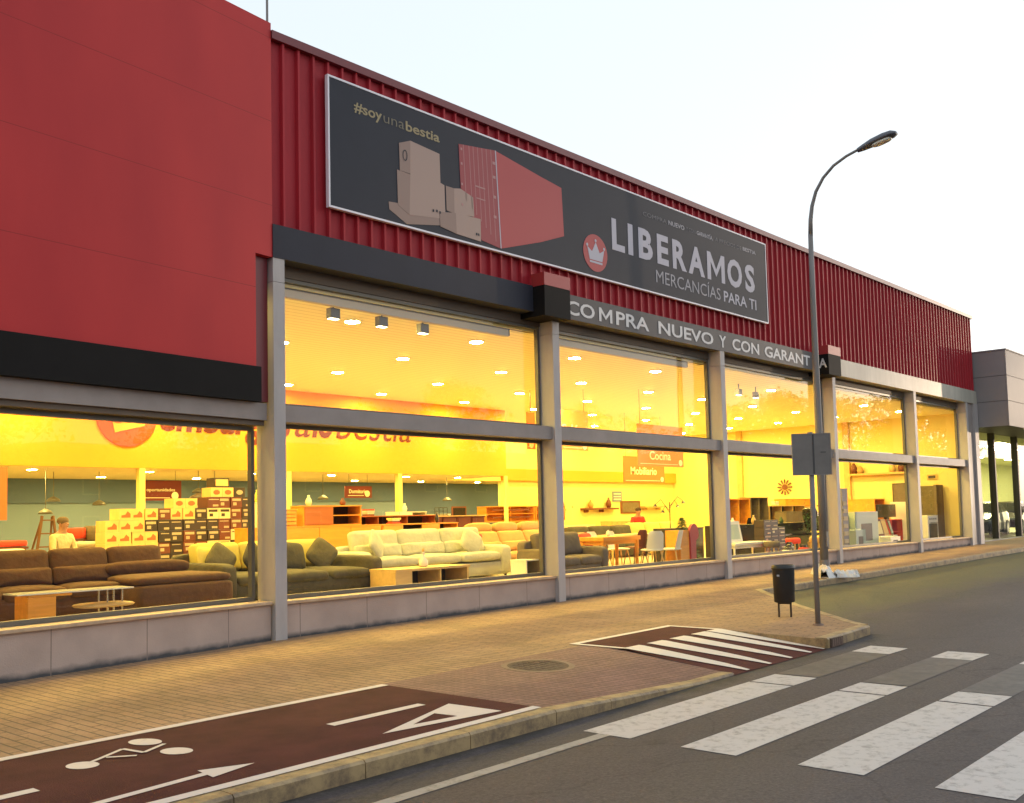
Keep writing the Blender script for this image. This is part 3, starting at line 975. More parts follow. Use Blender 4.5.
# letters on the fascia
def letter_m(x0, x1, z0, z1, y, st, m_, parent, depth):
    q = [(0, 0), (st, 0), (st, .66), (.5, .16), (1 - st, .66), (1 - st, 0), (1, 0), (1, 1), (1 - st * .95, 1), (.5, .42), (st * .95, 1), (0, 1)]
    MB().prism_y([(x0 + a * (x1 - x0), z0 + b * (z1 - z0)) for a, b in q], y - depth, y).build('letters', m_, parent)
ls = thing('fascia_lettering', 'white capital letters COMPRA NUEVO Y CON GARANTÍA on the grey fascia', 'sign', (14.4, -.02, 5.4))
for s_, x0, x1 in (('CO', 14.40, 15.26), ('PRA', 15.96, 17.11), ('NUEVO', 17.46, 19.67), ('Y', 19.93, 20.24), ('CON', 20.52, 21.80), ('GARANT', 22.08, 24.55), ('\u00cd', 24.72, 24.80)):
    text_mesh(s_, x0, x1, 5.355, 5.625 if s_ != '\u00cd' else 5.71, -.012, 'letters', 'letter_white', ls, .02)
letter_m(15.40, 15.83, 5.355, 5.625, -.012, .17, 'letter_white', ls, .006)
last_a = text_mesh('A', -.02, .20, 5.355, 5.61, 0, 'letters', 'letter_white', None, .02)
for v in last_a.data.vertices:
    v.co = Vector((25.094 + v.co.y, -.03 - v.co.x, v.co.z))     # the last letter is stuck on the side of the bracket box
last_a.parent = ls
last_a.matrix_parent_inverse = ls.matrix_basis.inverted()
# banner
bn = thing('banner', 'long dark navy banner with white frame, red container picture and LIBERAMOS lettering', 'sign', (15.5, -.05, 6.17))
B(8.90, 22.24, -.05, .018, 6.21, 8.14).build('panel', 'banner_navy', bn)
fb = MB()
fb.box(8.87, 22.27, -.056, .010, 8.142, 8.172).box(8.87, 22.27, -.056, .010, 6.178, 6.208).box(8.87, 8.898, -.056, .010, 6.21, 8.14).box(22.242, 22.27, -.056, .010, 6.21, 8.14)
fb.build('frame', 'banner_frame', bn)
YB = -.052
for s_, x0, x1, z0, z1, m_, bold in (('#soy', 9.36, 9.91, 7.70, 7.90, 'banner_gold', .018), ('una', 9.94, 10.37, 7.745, 7.855, 'banner_gold_pale', -.005), ('bestia', 10.40, 11.14, 7.74, 7.90, 'banner_gold', .018),
        ('MERCANC\u00cdAS', 17.38, 20.00, 6.43, 6.77, 'banner_white_thin', -.004), ('PARA TI', 20.15, 21.68, 6.43, 6.68, 'banner_white', .012),
        ('COMPRA', 16.96, 17.85, 7.765, 7.855, 'banner_faint', 0), ('NUEVO', 17.92, 18.55, 7.765, 7.865, 'banner_white_thin', .02), ('Y CON', 18.62, 19.0, 7.775, 7.865, 'banner_faint', 0), ('GARANT\u00cdA,', 19.06, 19.75, 7.76, 7.89, 'banner_white_thin', .02), ('A PRECIOS DE', 19.85, 21.05, 7.785, 7.875, 'banner_faint', 0), ('BESTIA', 21.12, 21.75, 7.80, 7.89, 'banner_white_thin', .02)):
    text_mesh(s_, x0, x1, z0, z1, YB, 'lettering', m_, bn, bold, 0, .003)
for s_, x0, x1 in (('L', 15.85, 16.28), ('I', 16.40, 16.57), ('B', 16.77, 17.28), ('E', 17.45, 17.88), ('R', 18.04, 18.59), ('A', 18.67, 19.34), ('O', 20.35, 21.03), ('S', 21.18, 21.64)):
    text_mesh(s_, x0, x1, 6.845 if s_ not in 'OS' else 6.83, 7.485 if s_ not in 'OS' else 7.50, YB, 'lettering', 'banner_white', bn, .035, 0, .003)
letter_m(19.46, 20.23, 6.845, 7.485, YB, .20, 'banner_white', bn, .003)
pic = MB().prism_y([(12.48, 7.96), (12.57, 6.245), (13.66, 6.57), (14.33, 6.81), (14.29, 7.72), (13.71, 7.79)][::1], YB - .003, YB).build('container_picture', 'banner_red', bn)
MB().prism_y([(11.58, 7.84), (11.61, 7.1), (12.09, 6.3), (12.57, 6.245), (12.48, 7.96)], YB - .005, YB).build('container_doors', 'banner_red_dark', pic)
mb = MB()
for q in (.12, .27, .38, .5, .62, .74, .87):
    xt, zt = 11.58 + .9 * q, 7.84 + .12 * q
    xb, zb = 11.62 + .95 * q, 7.0 - .75 * q
    zb = max(zb, 6.27); mb.quad((xt - .006, YB - .006, zt), (xb - .006, YB - .006, zb), (xb + .006, YB - .006, zb), (xt + .006, YB - .006, zt))
for z in (6.75, 7.1, 7.45, 7.7):
    mb.box(12.40, 12.47, YB - .008, YB - .0055, z, z + .05)
    mb.box(11.62, 11.66, YB - .008, YB - .0055, z + .05, z + .09)
mb.box(11.95, 12.2, YB - .008, YB - .0055, 7.2, 7.225).box(11.98, 12.2, YB - .008, YB - .0055, 7.0, 7.02)
mb.build('door_lines', 'banner_red_line', pic)
MB().quad((12.47, YB - .007, 7.96), (12.56, YB - .007, 6.245), (12.585, YB - .007, 6.25), (12.495, YB - .007, 7.96)).build('door_edge', 'banner_white', pic)
cd = MB().prism_y([(10.02, 6.51), (10.03, 6.39), (10.39, 6.23), (11.13, 6.36), (11.13, 6.47), (10.45, 6.56), (10.22, 6.53)], YB - .003, YB).build('pallet_picture', 'banner_card_dark', bn)
def card(pl, pr, d, nm='carton_picture'):
    o_ = MB().prism_y(pr, YB - .004 - d, YB).build(nm, 'banner_card', bn)
    MB().prism_y(pl, YB - .0045 - d, YB).build('carton_side', 'banner_card_dark', o_)
    return o_
card([(10.20, 7.06), (10.21, 6.50), (10.45, 6.39), (10.48, 7.05)], [(10.48, 7.05), (10.45, 6.39), (11.24, 6.49), (11.23, 7.05), (11.14, 7.07)], .001)
c1 = card([(10.25, 7.50), (10.26, 7.06), (10.48, 7.06), (10.49, 7.60)], [(10.49, 7.60), (10.48, 7.05), (11.14, 7.07), (11.13, 7.55)], .001)
card([(11.26, 7.05), (11.27, 6.64), (11.45, 6.62), (11.45, 7.05)], [(11.45, 7.05), (11.45, 6.62), (11.92, 6.67), (11.90, 7.00), (11.6, 7.08)], .002)
card([(11.10, 6.58), (11.12, 6.34), (11.49, 6.29), (11.48, 6.64)], [(11.48, 6.64), (11.49, 6.29), (12.07, 6.27), (12.07, 6.66)], .004)
mb = MB()
for x_, z_ in ((10.95, 6.55), (11.03, 6.56), (11.10, 6.55), (11.95, 6.36), (12.0, 6.36)): mb.box(x_, x_ + .03, YB - .012, YB - .01, z_, z_ + .04)
for k in range(14):
    t1, t2 = 2 * math.pi * k / 14, 2 * math.pi * (k + 1) / 14
    a1, a2 = Vector((10.37 + .05 * math.cos(t1), 7.33 + .09 * math.sin(t1))), Vector((10.37 + .05 * math.cos(t2), 7.33 + .09 * math.sin(t2)))
    i1, i2 = Vector((10.37 + .035 * math.cos(t1), 7.33 + .075 * math.sin(t1))), Vector((10.37 + .035 * math.cos(t2), 7.33 + .075 * math.sin(t2)))
    mb.quad((a1.x, YB - .01, a1.y), (i1.x, YB - .01, i1.y), (i2.x, YB - .01, i2.y), (a2.x, YB - .01, a2.y))
mb.build('carton_print', 'banner_navy', c1)
rb = MB().prism_y([(15.29 + .385 * math.cos(2 * math.pi * k / 36), 6.665 + .365 * math.sin(2 * math.pi * k / 36)) for k in range(36)], YB - .004, YB).build('round_badge', 'banner_red', bn)
cr = MB().prism_y([(15.10, 6.52), (15.50, 6.52), (15.57, 6.76), (15.42, 6.68), (15.30, 6.88), (15.18, 6.68), (15.03, 6.76)], YB - .008, YB - .004)
for x_, z_ in ((15.03, 6.79), (15.30, 6.91), (15.57, 6.79)):
    cr.prism_y([(x_ + .03 * math.cos(2 * math.pi * k / 12), z_ + .03 * math.sin(2 * math.pi * k / 12)) for k in range(12)], YB - .008, YB - .004)
cr.box(15.10, 15.50, YB - .008, YB - .004, 6.46, 6.50)
cr.build('crown', 'banner_white', rb)
# roof antenna
t = thing('roof_antenna', 'thin dark antenna rod rising above the corner of the red roof', 'antenna', (8.21, .5, 8.3))
MB().tube([(8.21, .5, 8.3), (8.21, .5, 11.2)], .018, 8).build('rod', 'lamp_steel', t)
MB().box(8.15, 8.27, .44, .56, 8.3, 8.36).build('foot', 'lamp_steel', t)

# ================================================================== CAR SHOWROOM NEXT DOOR
sr = thing('car_showroom', 'grey panelled car showroom with glass front beyond the red store', 'building', (38.2, 0, g(38)))
xs = [38.12, 41.3, 44.5, 47.7, 51, 55, 60]
zs = [4.42, 5.33, 6.24, 7.15]
for a, b_ in zip(zs[:-1], zs[1:]):
    for x0, x1 in zip(xs[:-1], xs[1:]):
        B(x0 + .008 if x0 > 38.2 else x0, x1 - .008, -1.05, -1.0, a + .008, b_ - .008).build('front_panel', 'panel_grey', sr)
    B(38.12, 38.17, -.995, .8, a + .008, b_ - .008).build('side_panel', 'panel_grey', sr)
B(38.18, 60, -.99, .8, 4.44, 7.13).build('canopy_core', 'panel_joint', sr)
B(38.10, 60, -1.07, .8, 7.152, 7.20).build('coping', 'panel_grey', sr)
B(38.3, 38.5, .45, .75, g(38) - .1, 4.42).build('corner_post', 'panel_joint', sr)
B(38.12, 60, .4, .75, g(38) - .1, g(38) + .06).build('base', 'panel_grey', sr)
mx = [38.5, 41.55, 44.6, 47.6, 50.6, 53.6, 56.6, 60]
for a, b_ in zip(mx[:-1], mx[1:]):
    f = B(b_ - .12, b_, .46, .70, g(40) + .06, 4.42).build('mullion', 'panel_joint', sr)
    MB().add([(a, .58, g(40) + .06), (b_ - .12, .58, g(40) + .06), (b_ - .12, .58, 4.42), (a, .58, 4.42)], [(0, 1, 2, 3)]).build('pane', 'showroom_glass', f)
MB().add([(38.2, .76, .30), (60, .76, .34), (90, .76, .34), (90, 10, .34), (38.2, 10, .3)], [(0, 1, 2, 3, 4)]).build('showroom_floor', 'showroom_floor', sr)
B(38.2, 90, 10, 10.2, 0, 7).build('back_wall', 'showroom_wall', sr)
B(60, 90, .5, .7, 0, 7.1).build('front_wall', 'panel_grey', sr)
B(89.8, 90, .7, 10, 0, 7).build('end_wall', 'showroom_wall', sr)
B(38.2, 90, .76, 10, 4.43, 4.6).build('ceiling', 'showroom_wall', sr)
for i in range(7):
    for j in range(2):
        x, y = 44 + i * 5.5, 3.2 + j * 3.6
        t = thing('showroom_lamp', f"{ORD[i]} ceiling lamp from the shared wall in the showroom's {('front', 'back')[j]} row", 'lamp', (x, y, 4.42), 'lamps in the car showroom')
        B(x - .65, x + .65, y - .1, y + .1, 4.38, 4.425).build('housing', 'lamp_rim', t)
        MB().add([(x - .6, y - .07, 4.375), (x + .6, y - .07, 4.375), (x + .6, y + .07, 4.375), (x - .6, y + .07, 4.375)], [(3, 2, 1, 0)]).build('diffuser', 'showroom_glow', t)

def car(label, x, y, z, paint, rz=0.0):
    t = thing('parked_car', label, 'car', (x, y, z), 'cars inside the showroom', rz=rz)
    ca_, sa_ = math.cos(rz), math.sin(rz)
    xf = lambda a, b, c: (x + a * ca_ - b * sa_, y + a * sa_ + b * ca_, z + c)
    # side profile (nose towards -x), lofted across the width
    pr = [(-2.1, .28), (-2.15, .55), (-2.0, .74), (-1.2, .90), (-.85, .97), (-.15, 1.36), (.3, 1.44), (1.1, 1.40), (1.75, 1.05), (2.05, .98), (2.12, .6), (2.05, .28)]
    sec = [(-.82, .90, .94), (-.72, .99, .985), (0, 1.0, 1.0), (.72, .99, .985), (.82, .90, .94)]
    vs = []
    for yy, sx, sz in sec:
        for px, pz in pr:
            tuck = 1.0 - max(0, pz - .9) * .42
            vs.append((px * sx, yy * tuck, .28 + (pz - .28) * sz))
    n_ = len(pr)
    fs = [(i * n_ + k, i * n_ + k + 1, (i + 1) * n_ + k + 1, (i + 1) * n_ + k) for i in range(4) for k in range(n_ - 1)]
    fs += [(i * n_ + n_ - 1, i * n_, (i + 1) * n_, (i + 1) * n_ + n_ - 1) for i in range(4)]
    fs += [tuple(range(n_)), tuple(range(5 * n_ - 1, 4 * n_ - 1, -1))]
    m_ = MB(xf); m_.add(vs, fs); m_.build('body', paint, t, smooth=False)
    for sy in (-1, 1):
        w_ = MB(xf); yy = .80 * sy
        w_.add([(-.78, yy * .985, .99), (-.12, yy * .85, 1.32), (.3, yy * .82, 1.38), (.36, yy * .975, .99)], [(0, 1, 2, 3)])
        w_.add([(.42, yy * .975, .99), (.38, yy * .82, 1.38), (1.05, yy * .84, 1.34), (1.55, yy * .96, 1.02)], [(0, 1, 2, 3)])
        w_.build('side_window', 'car_glass', t)
    MB(xf).add([(-.90, -.66, .985), (-.90, .66, .985), (-.20, .60, 1.365), (-.20, -.60, 1.365)], [(0, 1, 2, 3)]).build('windscreen', 'car_glass', t)
    for wx in (-1.35, 1.3):
        for sy in (-1, 1):
            c0, c1 = sy * .62, sy * .84
            ty = MB(xf).tube([(wx, c0, .32), (wx, c1, .32)], .32, 24).build('wheel', 'tyre', t)
            rm = MB(xf).tube([(wx, c1 * .995, .32), (wx, c1 + sy * .012, .32)], .20, 12).build('rim', 'rim', ty)
    for sy in (-1, 1):
        MB(xf).pillow((-1.98, sy * .58, .66), (.3, .34, .13), .6, nu=14, nv=8).build('headlight', 'headlight', t)
    MB(xf).box(-2.14, -2.08, -.42, .42, .36, .52).build('grille', 'panel_joint', t)
    return t
car('dark car with pale headlamps behind the showroom glass, nearest the shared wall', 44.6, 2.1, .33, 'car_paint', R(6))
car('dark maroon car behind the second showroom mullion', 49.4, 2.3, .33, 'car_maroon', R(4))
car('small black car at the back of the showroom', 50.5, 5.2, .33, 'car_paint', R(-8))

# ================================================================== STREET FURNITURE
# street lamp
lx, ly = 21.72, -1.48
t = thing('street_lamp', 'tall grey street lamp with curved arm beside the litter on the pavement', 'street lamp', (lx, ly, g(lx)))
MB().tube([(lx, ly, g(lx)), (lx, ly, 3), (lx, ly, 6.5), (lx, ly - .01, 8.0)], [.095, .085, .065, .055], 16, True).build('pole', 'lamp_steel', t, smooth=True)
MB().box(lx - .16, lx + .16, ly - .16, ly + .16, g(lx) - .02, g(lx) + .02).tube([(lx, ly, g(lx)), (lx, ly, g(lx) + .35)], [.125, .105], 16).build('base_plate', 'lamp_steel', t)
B(lx - .05, lx + .05, ly - .10, ly - .08, .75, 1.1).build('access_door', 'sign_back', t)
arm = [(lx, ly - .01, 7.95), (lx, ly - .03, 8.35), (lx, ly - .08, 8.66), (lx, ly - .19, 8.98), (lx, ly - .38, 9.26), (lx, ly - .64, 9.48), (lx, ly - .95, 9.62), (lx, ly - 1.28, 9.71)]
MB().tube(arm, [.055, .05, .045, .04, .036, .034, .032, .03], 12).build('arm', 'lamp_steel', t, smooth=True)
hd = MB()
a0, dv = Vector((lx, ly - 1.22, 9.68)), Vector((0, -.98, .17)).normalized()
upv = Vector((0, .17, .98)).normalized()
secs = [(0, .05, .055, .05), (.12, .09, .08, .06), (.35, .15, .12, .06), (.62, .17, .13, .055), (.80, .15, .11, .05), (.90, .09, .05, .03)]
vs = []; NS = 16
for d_, wx_, hu, hl in secs:
    for k in range(NS):
        th = 2 * math.pi * k / NS
        h_ = hu if math.sin(th) > 0 else hl
        p = a0 + dv * d_ + Vector((1, 0, 0)) * wx_ * math.cos(th) + upv * h_ * math.sin(th)
        vs.append(tuple(p))
hd.add(vs, [(i * NS + k, i * NS + (k + 1) % NS, (i + 1) * NS + (k + 1) % NS, (i + 1) * NS + k) for i in range(len(secs) - 1) for k in range(NS)] + [tuple(range(NS - 1, -1, -1)), tuple((len(secs) - 1) * NS + k for k in range(NS))])
head = hd.build('lamp_head', 'lamp_head', t, smooth=True)
lc = a0 + dv * .55 - upv * .05
MB().pillow(tuple(lc), (.24, .46, .09), .7, rot=Matrix.Rotation(R(-9.8), 3, 'X'), nu=16, nv=8).build('lamp_cover', 'clear_table', head, smooth=True)
# traffic sign seen from the back
sx_, sy_ = 12.87, -5.44
t = thing('traffic_sign', 'blank grey back of a rectangular traffic sign on a thin post near the kerb corner', 'sign', (sx_, sy_, g(sx_)))
MB().tube([(sx_, sy_, g(sx_) - .05), (sx_, sy_, 2.66)], .036, 14).build('post', 'lamp_steel', t, smooth=True)
MB().lathe([(.075, 0), (.07, .012), (.05, .02)], (sx_, sy_, g(sx_)), 16).build('post_foot', 'iron_ring', t)
nx_, ny_ = math.cos(R(38)), math.sin(R(38))          # the face looks away from the viewer
fx = lambda a, b, c: (sx_ + a * ny_ + b * nx_, sy_ - a * nx_ + b * ny_, c)
pn = MB(fx)
pn.box(-.255, .255, -.057, -.045, 2.08, 2.63)
panel = pn.build('sign_panel', 'sign_back', t)
fr = MB(fx)
fr.box(-.262, -.250, -.062, -.030, 2.07, 2.64).box(.250, .262, -.062, -.030, 2.07, 2.64).box(-.25, .25, -.062, -.030, 2.07, 2.082).box(-.25, .25, -.062, -.030, 2.628, 2.64)
fr.build('folded_rim', 'lamp_steel', panel)
MB(fx).box(.015, .035, -.064, -.0575, 2.085, 2.625).build('channel', 'panel_joint', panel)
for z in (2.2, 2.5):
    MB(fx).box(-.055, .055, -.0445, .040, z - .018, z + .018).build('clamp', 'sign_back', t)
MB(fx).box(.12, .19, -.062, -.0575, 2.375, 2.385).build('scratch_plate', 'panel_joint', panel)
# litter bin
bx_, by_ = 13.58, -4.60
t = thing('litter_bin', 'black plastic litter bin on two short rusty legs near the sign post', 'litter bin', (bx_, by_, g(bx_)))
bt = MB().lathe([(.155, .215), (.168, .225), (.180, .68), (.188, .70), (.188, .74), (.178, .755), (.160, .755), (.156, .56), (.14, .25)], (bx_, by_, g(bx_)), 32, 1.0, .85)
bd = bt.build('bin_body', 'bin_plastic', t, smooth=True)
MB().lathe([(.190, .700), (.194, .712), (.190, .728)], (bx_, by_, g(bx_)), 32, 1.0, .85).build('rim', 'bin_plastic', bd, smooth=True)
cdir = Vector((-bx_, -11.5 - by_, 0)).normalized(); sdir = Vector((-cdir.y, cdir.x, 0))
pc = Vector((bx_, by_, g(bx_) + .61)) + cdir * .163 - sdir * .06
MB().box(-.035, .035, -.004, .004, -.013, .013).build('label', 'bin_label', bd).matrix_basis = Matrix.Translation(pc) @ Matrix.Rotation(math.atan2(sdir.y, sdir.x), 4, 'Z')
lg = sdir * .085
for s_ in (-1, 1):
    p = Vector((bx_, by_, g(bx_))) + lg * s_ * -1 + cdir * .03
    MB().tube([p + Vector((0, 0, -.02)), p + Vector((0, 0, .30))], .015, 8).build('leg', 'rust_steel', t)
p = Vector((bx_, by_, g(bx_) + .20)) + cdir * .03
MB().tube([p - lg, p + lg], .012, 8).build('crossbar', 'rust_steel', t)
# litter beside the lamp
def crumple(name, label, pts, n, r, h, seed):
    rnd = random.Random(seed)
    t_ = MB()
    cx, cy = sum(p[0] for p in pts) / len(pts), sum(p[1] for p in pts) / len(pts)
    N1, N2 = 26, 9
    vs = []
    for i in range(N1):
        f_ = i / (N1 - 1) * (len(pts) - 1)
        k = min(int(f_), len(pts) - 2); q = f_ - k
        x = pts[k][0] * (1 - q) + pts[k + 1][0] * q; y = pts[k][1] * (1 - q) + pts[k + 1][1] * q
        wd = r * (.5 + .6 * math.sin(math.pi * (i + 1) / (N1 + 1))) * rnd.uniform(.8, 1.15)
        for j in range(N2):
            u = j / (N2 - 1) * 2 - 1
            hh = h * (1 - u * u) * rnd.uniform(.45, 1.1) + .004
            vs.append((x + u * wd * .35 + rnd.uniform(-.015, .015), y + u * wd + rnd.uniform(-.015, .015), g(x) + (hh if abs(u) < .99 else .003)))
    fs = [(i * N2 + j, i * N2 + j + 1, (i + 1) * N2 + j + 1, (i + 1) * N2 + j) for i in range(N1 - 1) for j in range(N2 - 1)]
    t_.add(vs, fs)
    nb = len(vs)
    t_.add([(a, b, c - .003 - (c - g(a)) * .9) for a, b, c in vs], [tuple(reversed(f)) for f in fs])
    o_ = t_.build(name, 'litter_white', None)
    return tag(o_, label, 'litter')
crumple('plastic_sheet', 'long crumpled white sheet lying beside the street lamp foot', [(21.95, -1.15), (21.3, -1.7), (20.75, -1.9)], 20, .24, .26, 3)
crumple('crumpled_paper', 'small crumpled white paper on the kerb right of the long sheet', [(21.05, -2.0), (21.35, -2.25), (21.5, -2.3)], 20, .15, .16, 5)

# ================================================================== CEILING LAMPS
def downlight(x, y, z, lab, grp, r=.125):
    t = thing('ceiling_lamp', lab, 'ceiling lamp', (x, y, z), grp)
    MB().lathe([(r + .03, -.02), (r + .035, 0)], (x, y, z - .001), 16).build('rim', 'lamp_rim', t)
    MB().add([(x + r * math.cos(2 * math.pi * k / 14), y + r * math.sin(2 * math.pi * k / 14), z - .024) for k in range(14)], [tuple(range(13, -1, -1))]).build('diffuser', 'lamp_glow', t)
rows = [(1.72, [4.7, 7.7, 10.71, 13.75, 16.79, 19.9, 22.9, 25.69, 28.9, 32.1, 35.2]),
        (4.13, [4.8, 7.9, 10.96, 14.0, 17.06, 20.1, 23.14, 25.98, 29.07, 32.13, 35.2]),
        (6.54, [4.9, 8.0, 11.1, 14.16, 17.33, 20.43, 23.46, 26.55, 29.5, 32.44, 35.5]),
        (8.95, [5.2, 8.3, 11.4, 14.5, 17.52, 20.7, 23.84, 26.84, 30.05, 32.97, 36.0]),
        (11.46, [27.1, 30.27, 33.39, 36.45])]
for j, (y, xs_) in enumerate(rows):
    for i, x in enumerate(xs_):
        downlight(x, y, 5.0, f'round ceiling lamp, {ORD[i]} from left in {ORD[j]} row behind the glass', 'round lamps in the slatted ceiling')
for j, (y, xs_) in enumerate(((11.0, [2.5, 6.2, 9.2, 11.95, 14.8, 17.4, 20.2, 22.4]), (13.8, [6, 9, 12.1, 14.85, 17.7, 20.5, 23.4, 26.2, 29.0]))):
    for i, x in enumerate(xs_):
        downlight(x, y, 2.9, f'round lamp in the low rear ceiling, {ORD[i]} from the left in its {("front", "back")[j]} row', 'round lamps in the low rear ceiling', .10)
# spotlights hanging just behind the upper panes
for i, (x, y) in enumerate(((9.45, .62), (10.42, .62), (11.32, .62), (23.75, 1.66), (24.72, 1.68))):
    t = thing('spotlight', f'{ORD[i]} grey spotlight from the left hanging under the shop ceiling', 'spotlight', (x, y, 4.98), 'spotlights behind the upper panes')
    MB().tube([(x, y, 5.0), (x, y, 4.86)], .015, 8).build('stem', 'spot_body', t)
    hb = B(x - .09, x + .09, y - .06, y + .06, 4.70, 4.86).build('head', 'spot_body', t, bevel=.01)
    MB().add([(x - .08, y - .05, 4.695), (x + .08, y - .05, 4.695), (x + .08, y + .05, 4.695), (x - .08, y + .05, 4.695)], [(3, 2, 1, 0)]).build('lens', 'spot_glow', hb)
for i, (x0, x1) in enumerate(((8.2, 13.3), (14.3, 19.3))):
    t = thing('roller_blind', f'rolled beige blind along the top of the {ORD[i]} tall window', 'blind', (x0, .5, 4.9), 'rolled blinds')
    B(x0, x1, .46, .56, 4.86, 4.995).build('blind_roll', 'blind_beige', t, bevel=.02)
    for x in (x0 - .03, x1 + .005): B(x, x + .025, .47, .55, 4.88, 4.999).build('bracket', 'spot_body', t)

# ================================================================== HANGING SIGNS
def hung_sign(name, label, x0, x1, z0, z1, y, m, texts, top, grp='hanging section signs', mark=True):
    t = thing(name, label, 'sign', ((x0 + x1) / 2, y, z0), grp)
    p = B(x0, x1, y, y + .03, z0, z1).build('board', m, t)
    for s_, a, b_, c, d in texts:
        text_mesh(s_, a, b_, c, d, y - .001, 'lettering', 'sign_text', t, .012)
    w_ = x1 - x0
    B(x0 + .1, x1 - .3, y - .006, y - .001, z0 + .06, z0 + .075).build('underline', 'sign_text', p)
    MB().prism_y([(x1 - .17 + .09 * math.cos(2 * math.pi * k / 16), z0 + .12 + .09 * math.sin(2 * math.pi * k / 16)) for k in range(16)], y - .008, y - .001).build('round_mark', 'sign_text', p)
    for x in (x0 + .15, x1 - .15):
        MB().tube([(x, y + .015, z1), (x, y + .015, top)], .006, 6).build('wire', 'spot_body', t)
hung_sign('hanging_sign', 'orange hanging sign Comedor Cocina in the second tall window', 22.35, 24.62, 2.90, 4.05, 4.0, 'sign_orange_soft', [('Comedor', 22.75, 24.1, 3.48, 3.72), ('Cocina', 22.9, 23.95, 3.08, 3.32)], 5.0)
hung_sign('hanging_sign', 'red orange hanging sign Mobiliario behind the Comedor Cocina sign', 27.25, 29.7, 2.66, 3.55, 8.0, 'sign_orange', [('Mobiliario', 27.65, 29.2, 2.93, 3.19)], 5.0)
hung_sign('hanging_sign', 'orange hanging sign Sal\u00f3n behind the second transom', 19.6, 21.46, 3.33, 4.40, 5.0, 'sign_orange_soft', [('Sal\u00f3n', 20.35, 21.25, 3.78, 4.02)], 5.0)
hung_sign('hanging_sign', 'narrow red hanging sign at the right edge of the first tall window', 20.10, 20.42, 3.4, 4.4, 6.0, 'sign_orange', [], 5.0)
hung_sign('hanging_sign', 'dark maroon hanging sign Dormitorio in the rear room', 17.48, 18.44, 2.23, 2.56, 10.5, 'sign_maroon', [('Dormitorio', 17.62, 18.25, 2.36, 2.47)], 2.9)
hung_sign('hanging_sign', 'dark maroon hanging sign oportunidades in the rear room behind the boxes', 11.55, 12.62, 2.18, 2.66, 10.7, 'sign_maroon', [('oportunidades', 11.72, 12.45, 2.38, 2.48)], 2.9)
t = thing('framed_poster', 'red framed poster on a stand at the left edge of the shop window', 'poster', (6.6, 7, FZ))
B(6.2, 7.14, 7.0, 7.04, 1.75, 2.69).build('frame', 'sign_orange', t)
B(6.35, 6.99, 6.985, 6.999, 1.95, 2.5).build('print', 'cream_wall', t)
MB().tube([(6.66, 7.02, FZ), (6.66, 7.02, 1.75)], .03, 8).build('post', 'post_yellow', t)
MB().lathe([(.22, 0), (.2, .03), (.04, .05)], (6.66, 7.02, FZ), 16).build('foot', 'post_yellow', t)
t = thing('wall_notice', 'small blue grey notice on the yellow back wall', 'notice', (34.2, 12.99, 2.4))
B(33.35, 34.0, 12.97, 12.999, 2.12, 2.55).build('sheet', 'notice_blue', t)
for k in range(3): B(33.43, 33.92, 12.965, 12.969, 2.2 + k * .11, 2.24 + k * .11).build('printed_line', 'white_lacquer', t)

# ================================================================== TREES ACROSS THE STREET (seen in the panes)
def tree_meshes(seed, h, r):
    rnd = random.Random(seed)
    tk = MB()
    th = h * .38
    tk.tube([(0, 0, -.3), (.05, 0, th * .5), (0, .08, th)], [.22, .17, .14], 9)
    tips = []
    for k in range(9):
        a = 2 * math.pi * k / 9 + rnd.uniform(-.3, .3)
        l_ = r * rnd.uniform(.5, .85)
        e = Vector((math.cos(a) * l_, math.sin(a) * l_, th + (h - th) * rnd.uniform(.15, .75)))
        tk.tube([(0, .06, th * rnd.uniform(.75, 1)), tuple(e * .5 + Vector((0, 0, th * .55))), tuple(e)], [.09, .06, .02], 6)
        tips.append(e)
    lf = MB()
    clumps = [(t_, rnd.uniform(.6, 1.0) * r * .42) for t_ in tips]
    for k in range(26):
        a, q = rnd.uniform(0, 6.28), rnd.random() ** .5
        z_ = rnd.uniform(th * .95, h)
        lim = math.sin(math.pi * min(1, max(0.08, (z_ - th * .8) / (h - th * .8)))) ** .6
        clumps.append((Vector((math.cos(a) * r * q * lim, math.sin(a) * r * q * lim, z_)), rnd.uniform(.25, .42) * r * .8))
    for c, cr_ in clumps:
        for k in range(75):
            d = Vector((rnd.gauss(0, 1), rnd.gauss(0, 1), rnd.gauss(0, .8)))
            d = d.normalized() * cr_ * rnd.uniform(.5, 1.05)
            p = c + d; s_ = rnd.uniform(.10, .22)
            u = Vector((rnd.gauss(0, 1), rnd.gauss(0, 1), rnd.gauss(0, 1))).normalized(); v = u.cross(Vector((rnd.gauss(0, 1), rnd.gauss(0, 1), rnd.gauss(0, 1)))).normalized()
            lf.add([p - u * s_, p + v * s_ * .6, p + u * s_, p - v * s_ * .6], [(0, 1, 2, 3)])
    return tk, lf
protos = []
tspots = [(18, -46), (26, -43), (34, -44), (42, -38), (49, -37), (56, -31), (62, -30), (68, -28), (75, -29), (84, -31), (94, -35), (104, -39), (115, -42), (130, -44), (150, -47), (170, -50), (190, -53)]
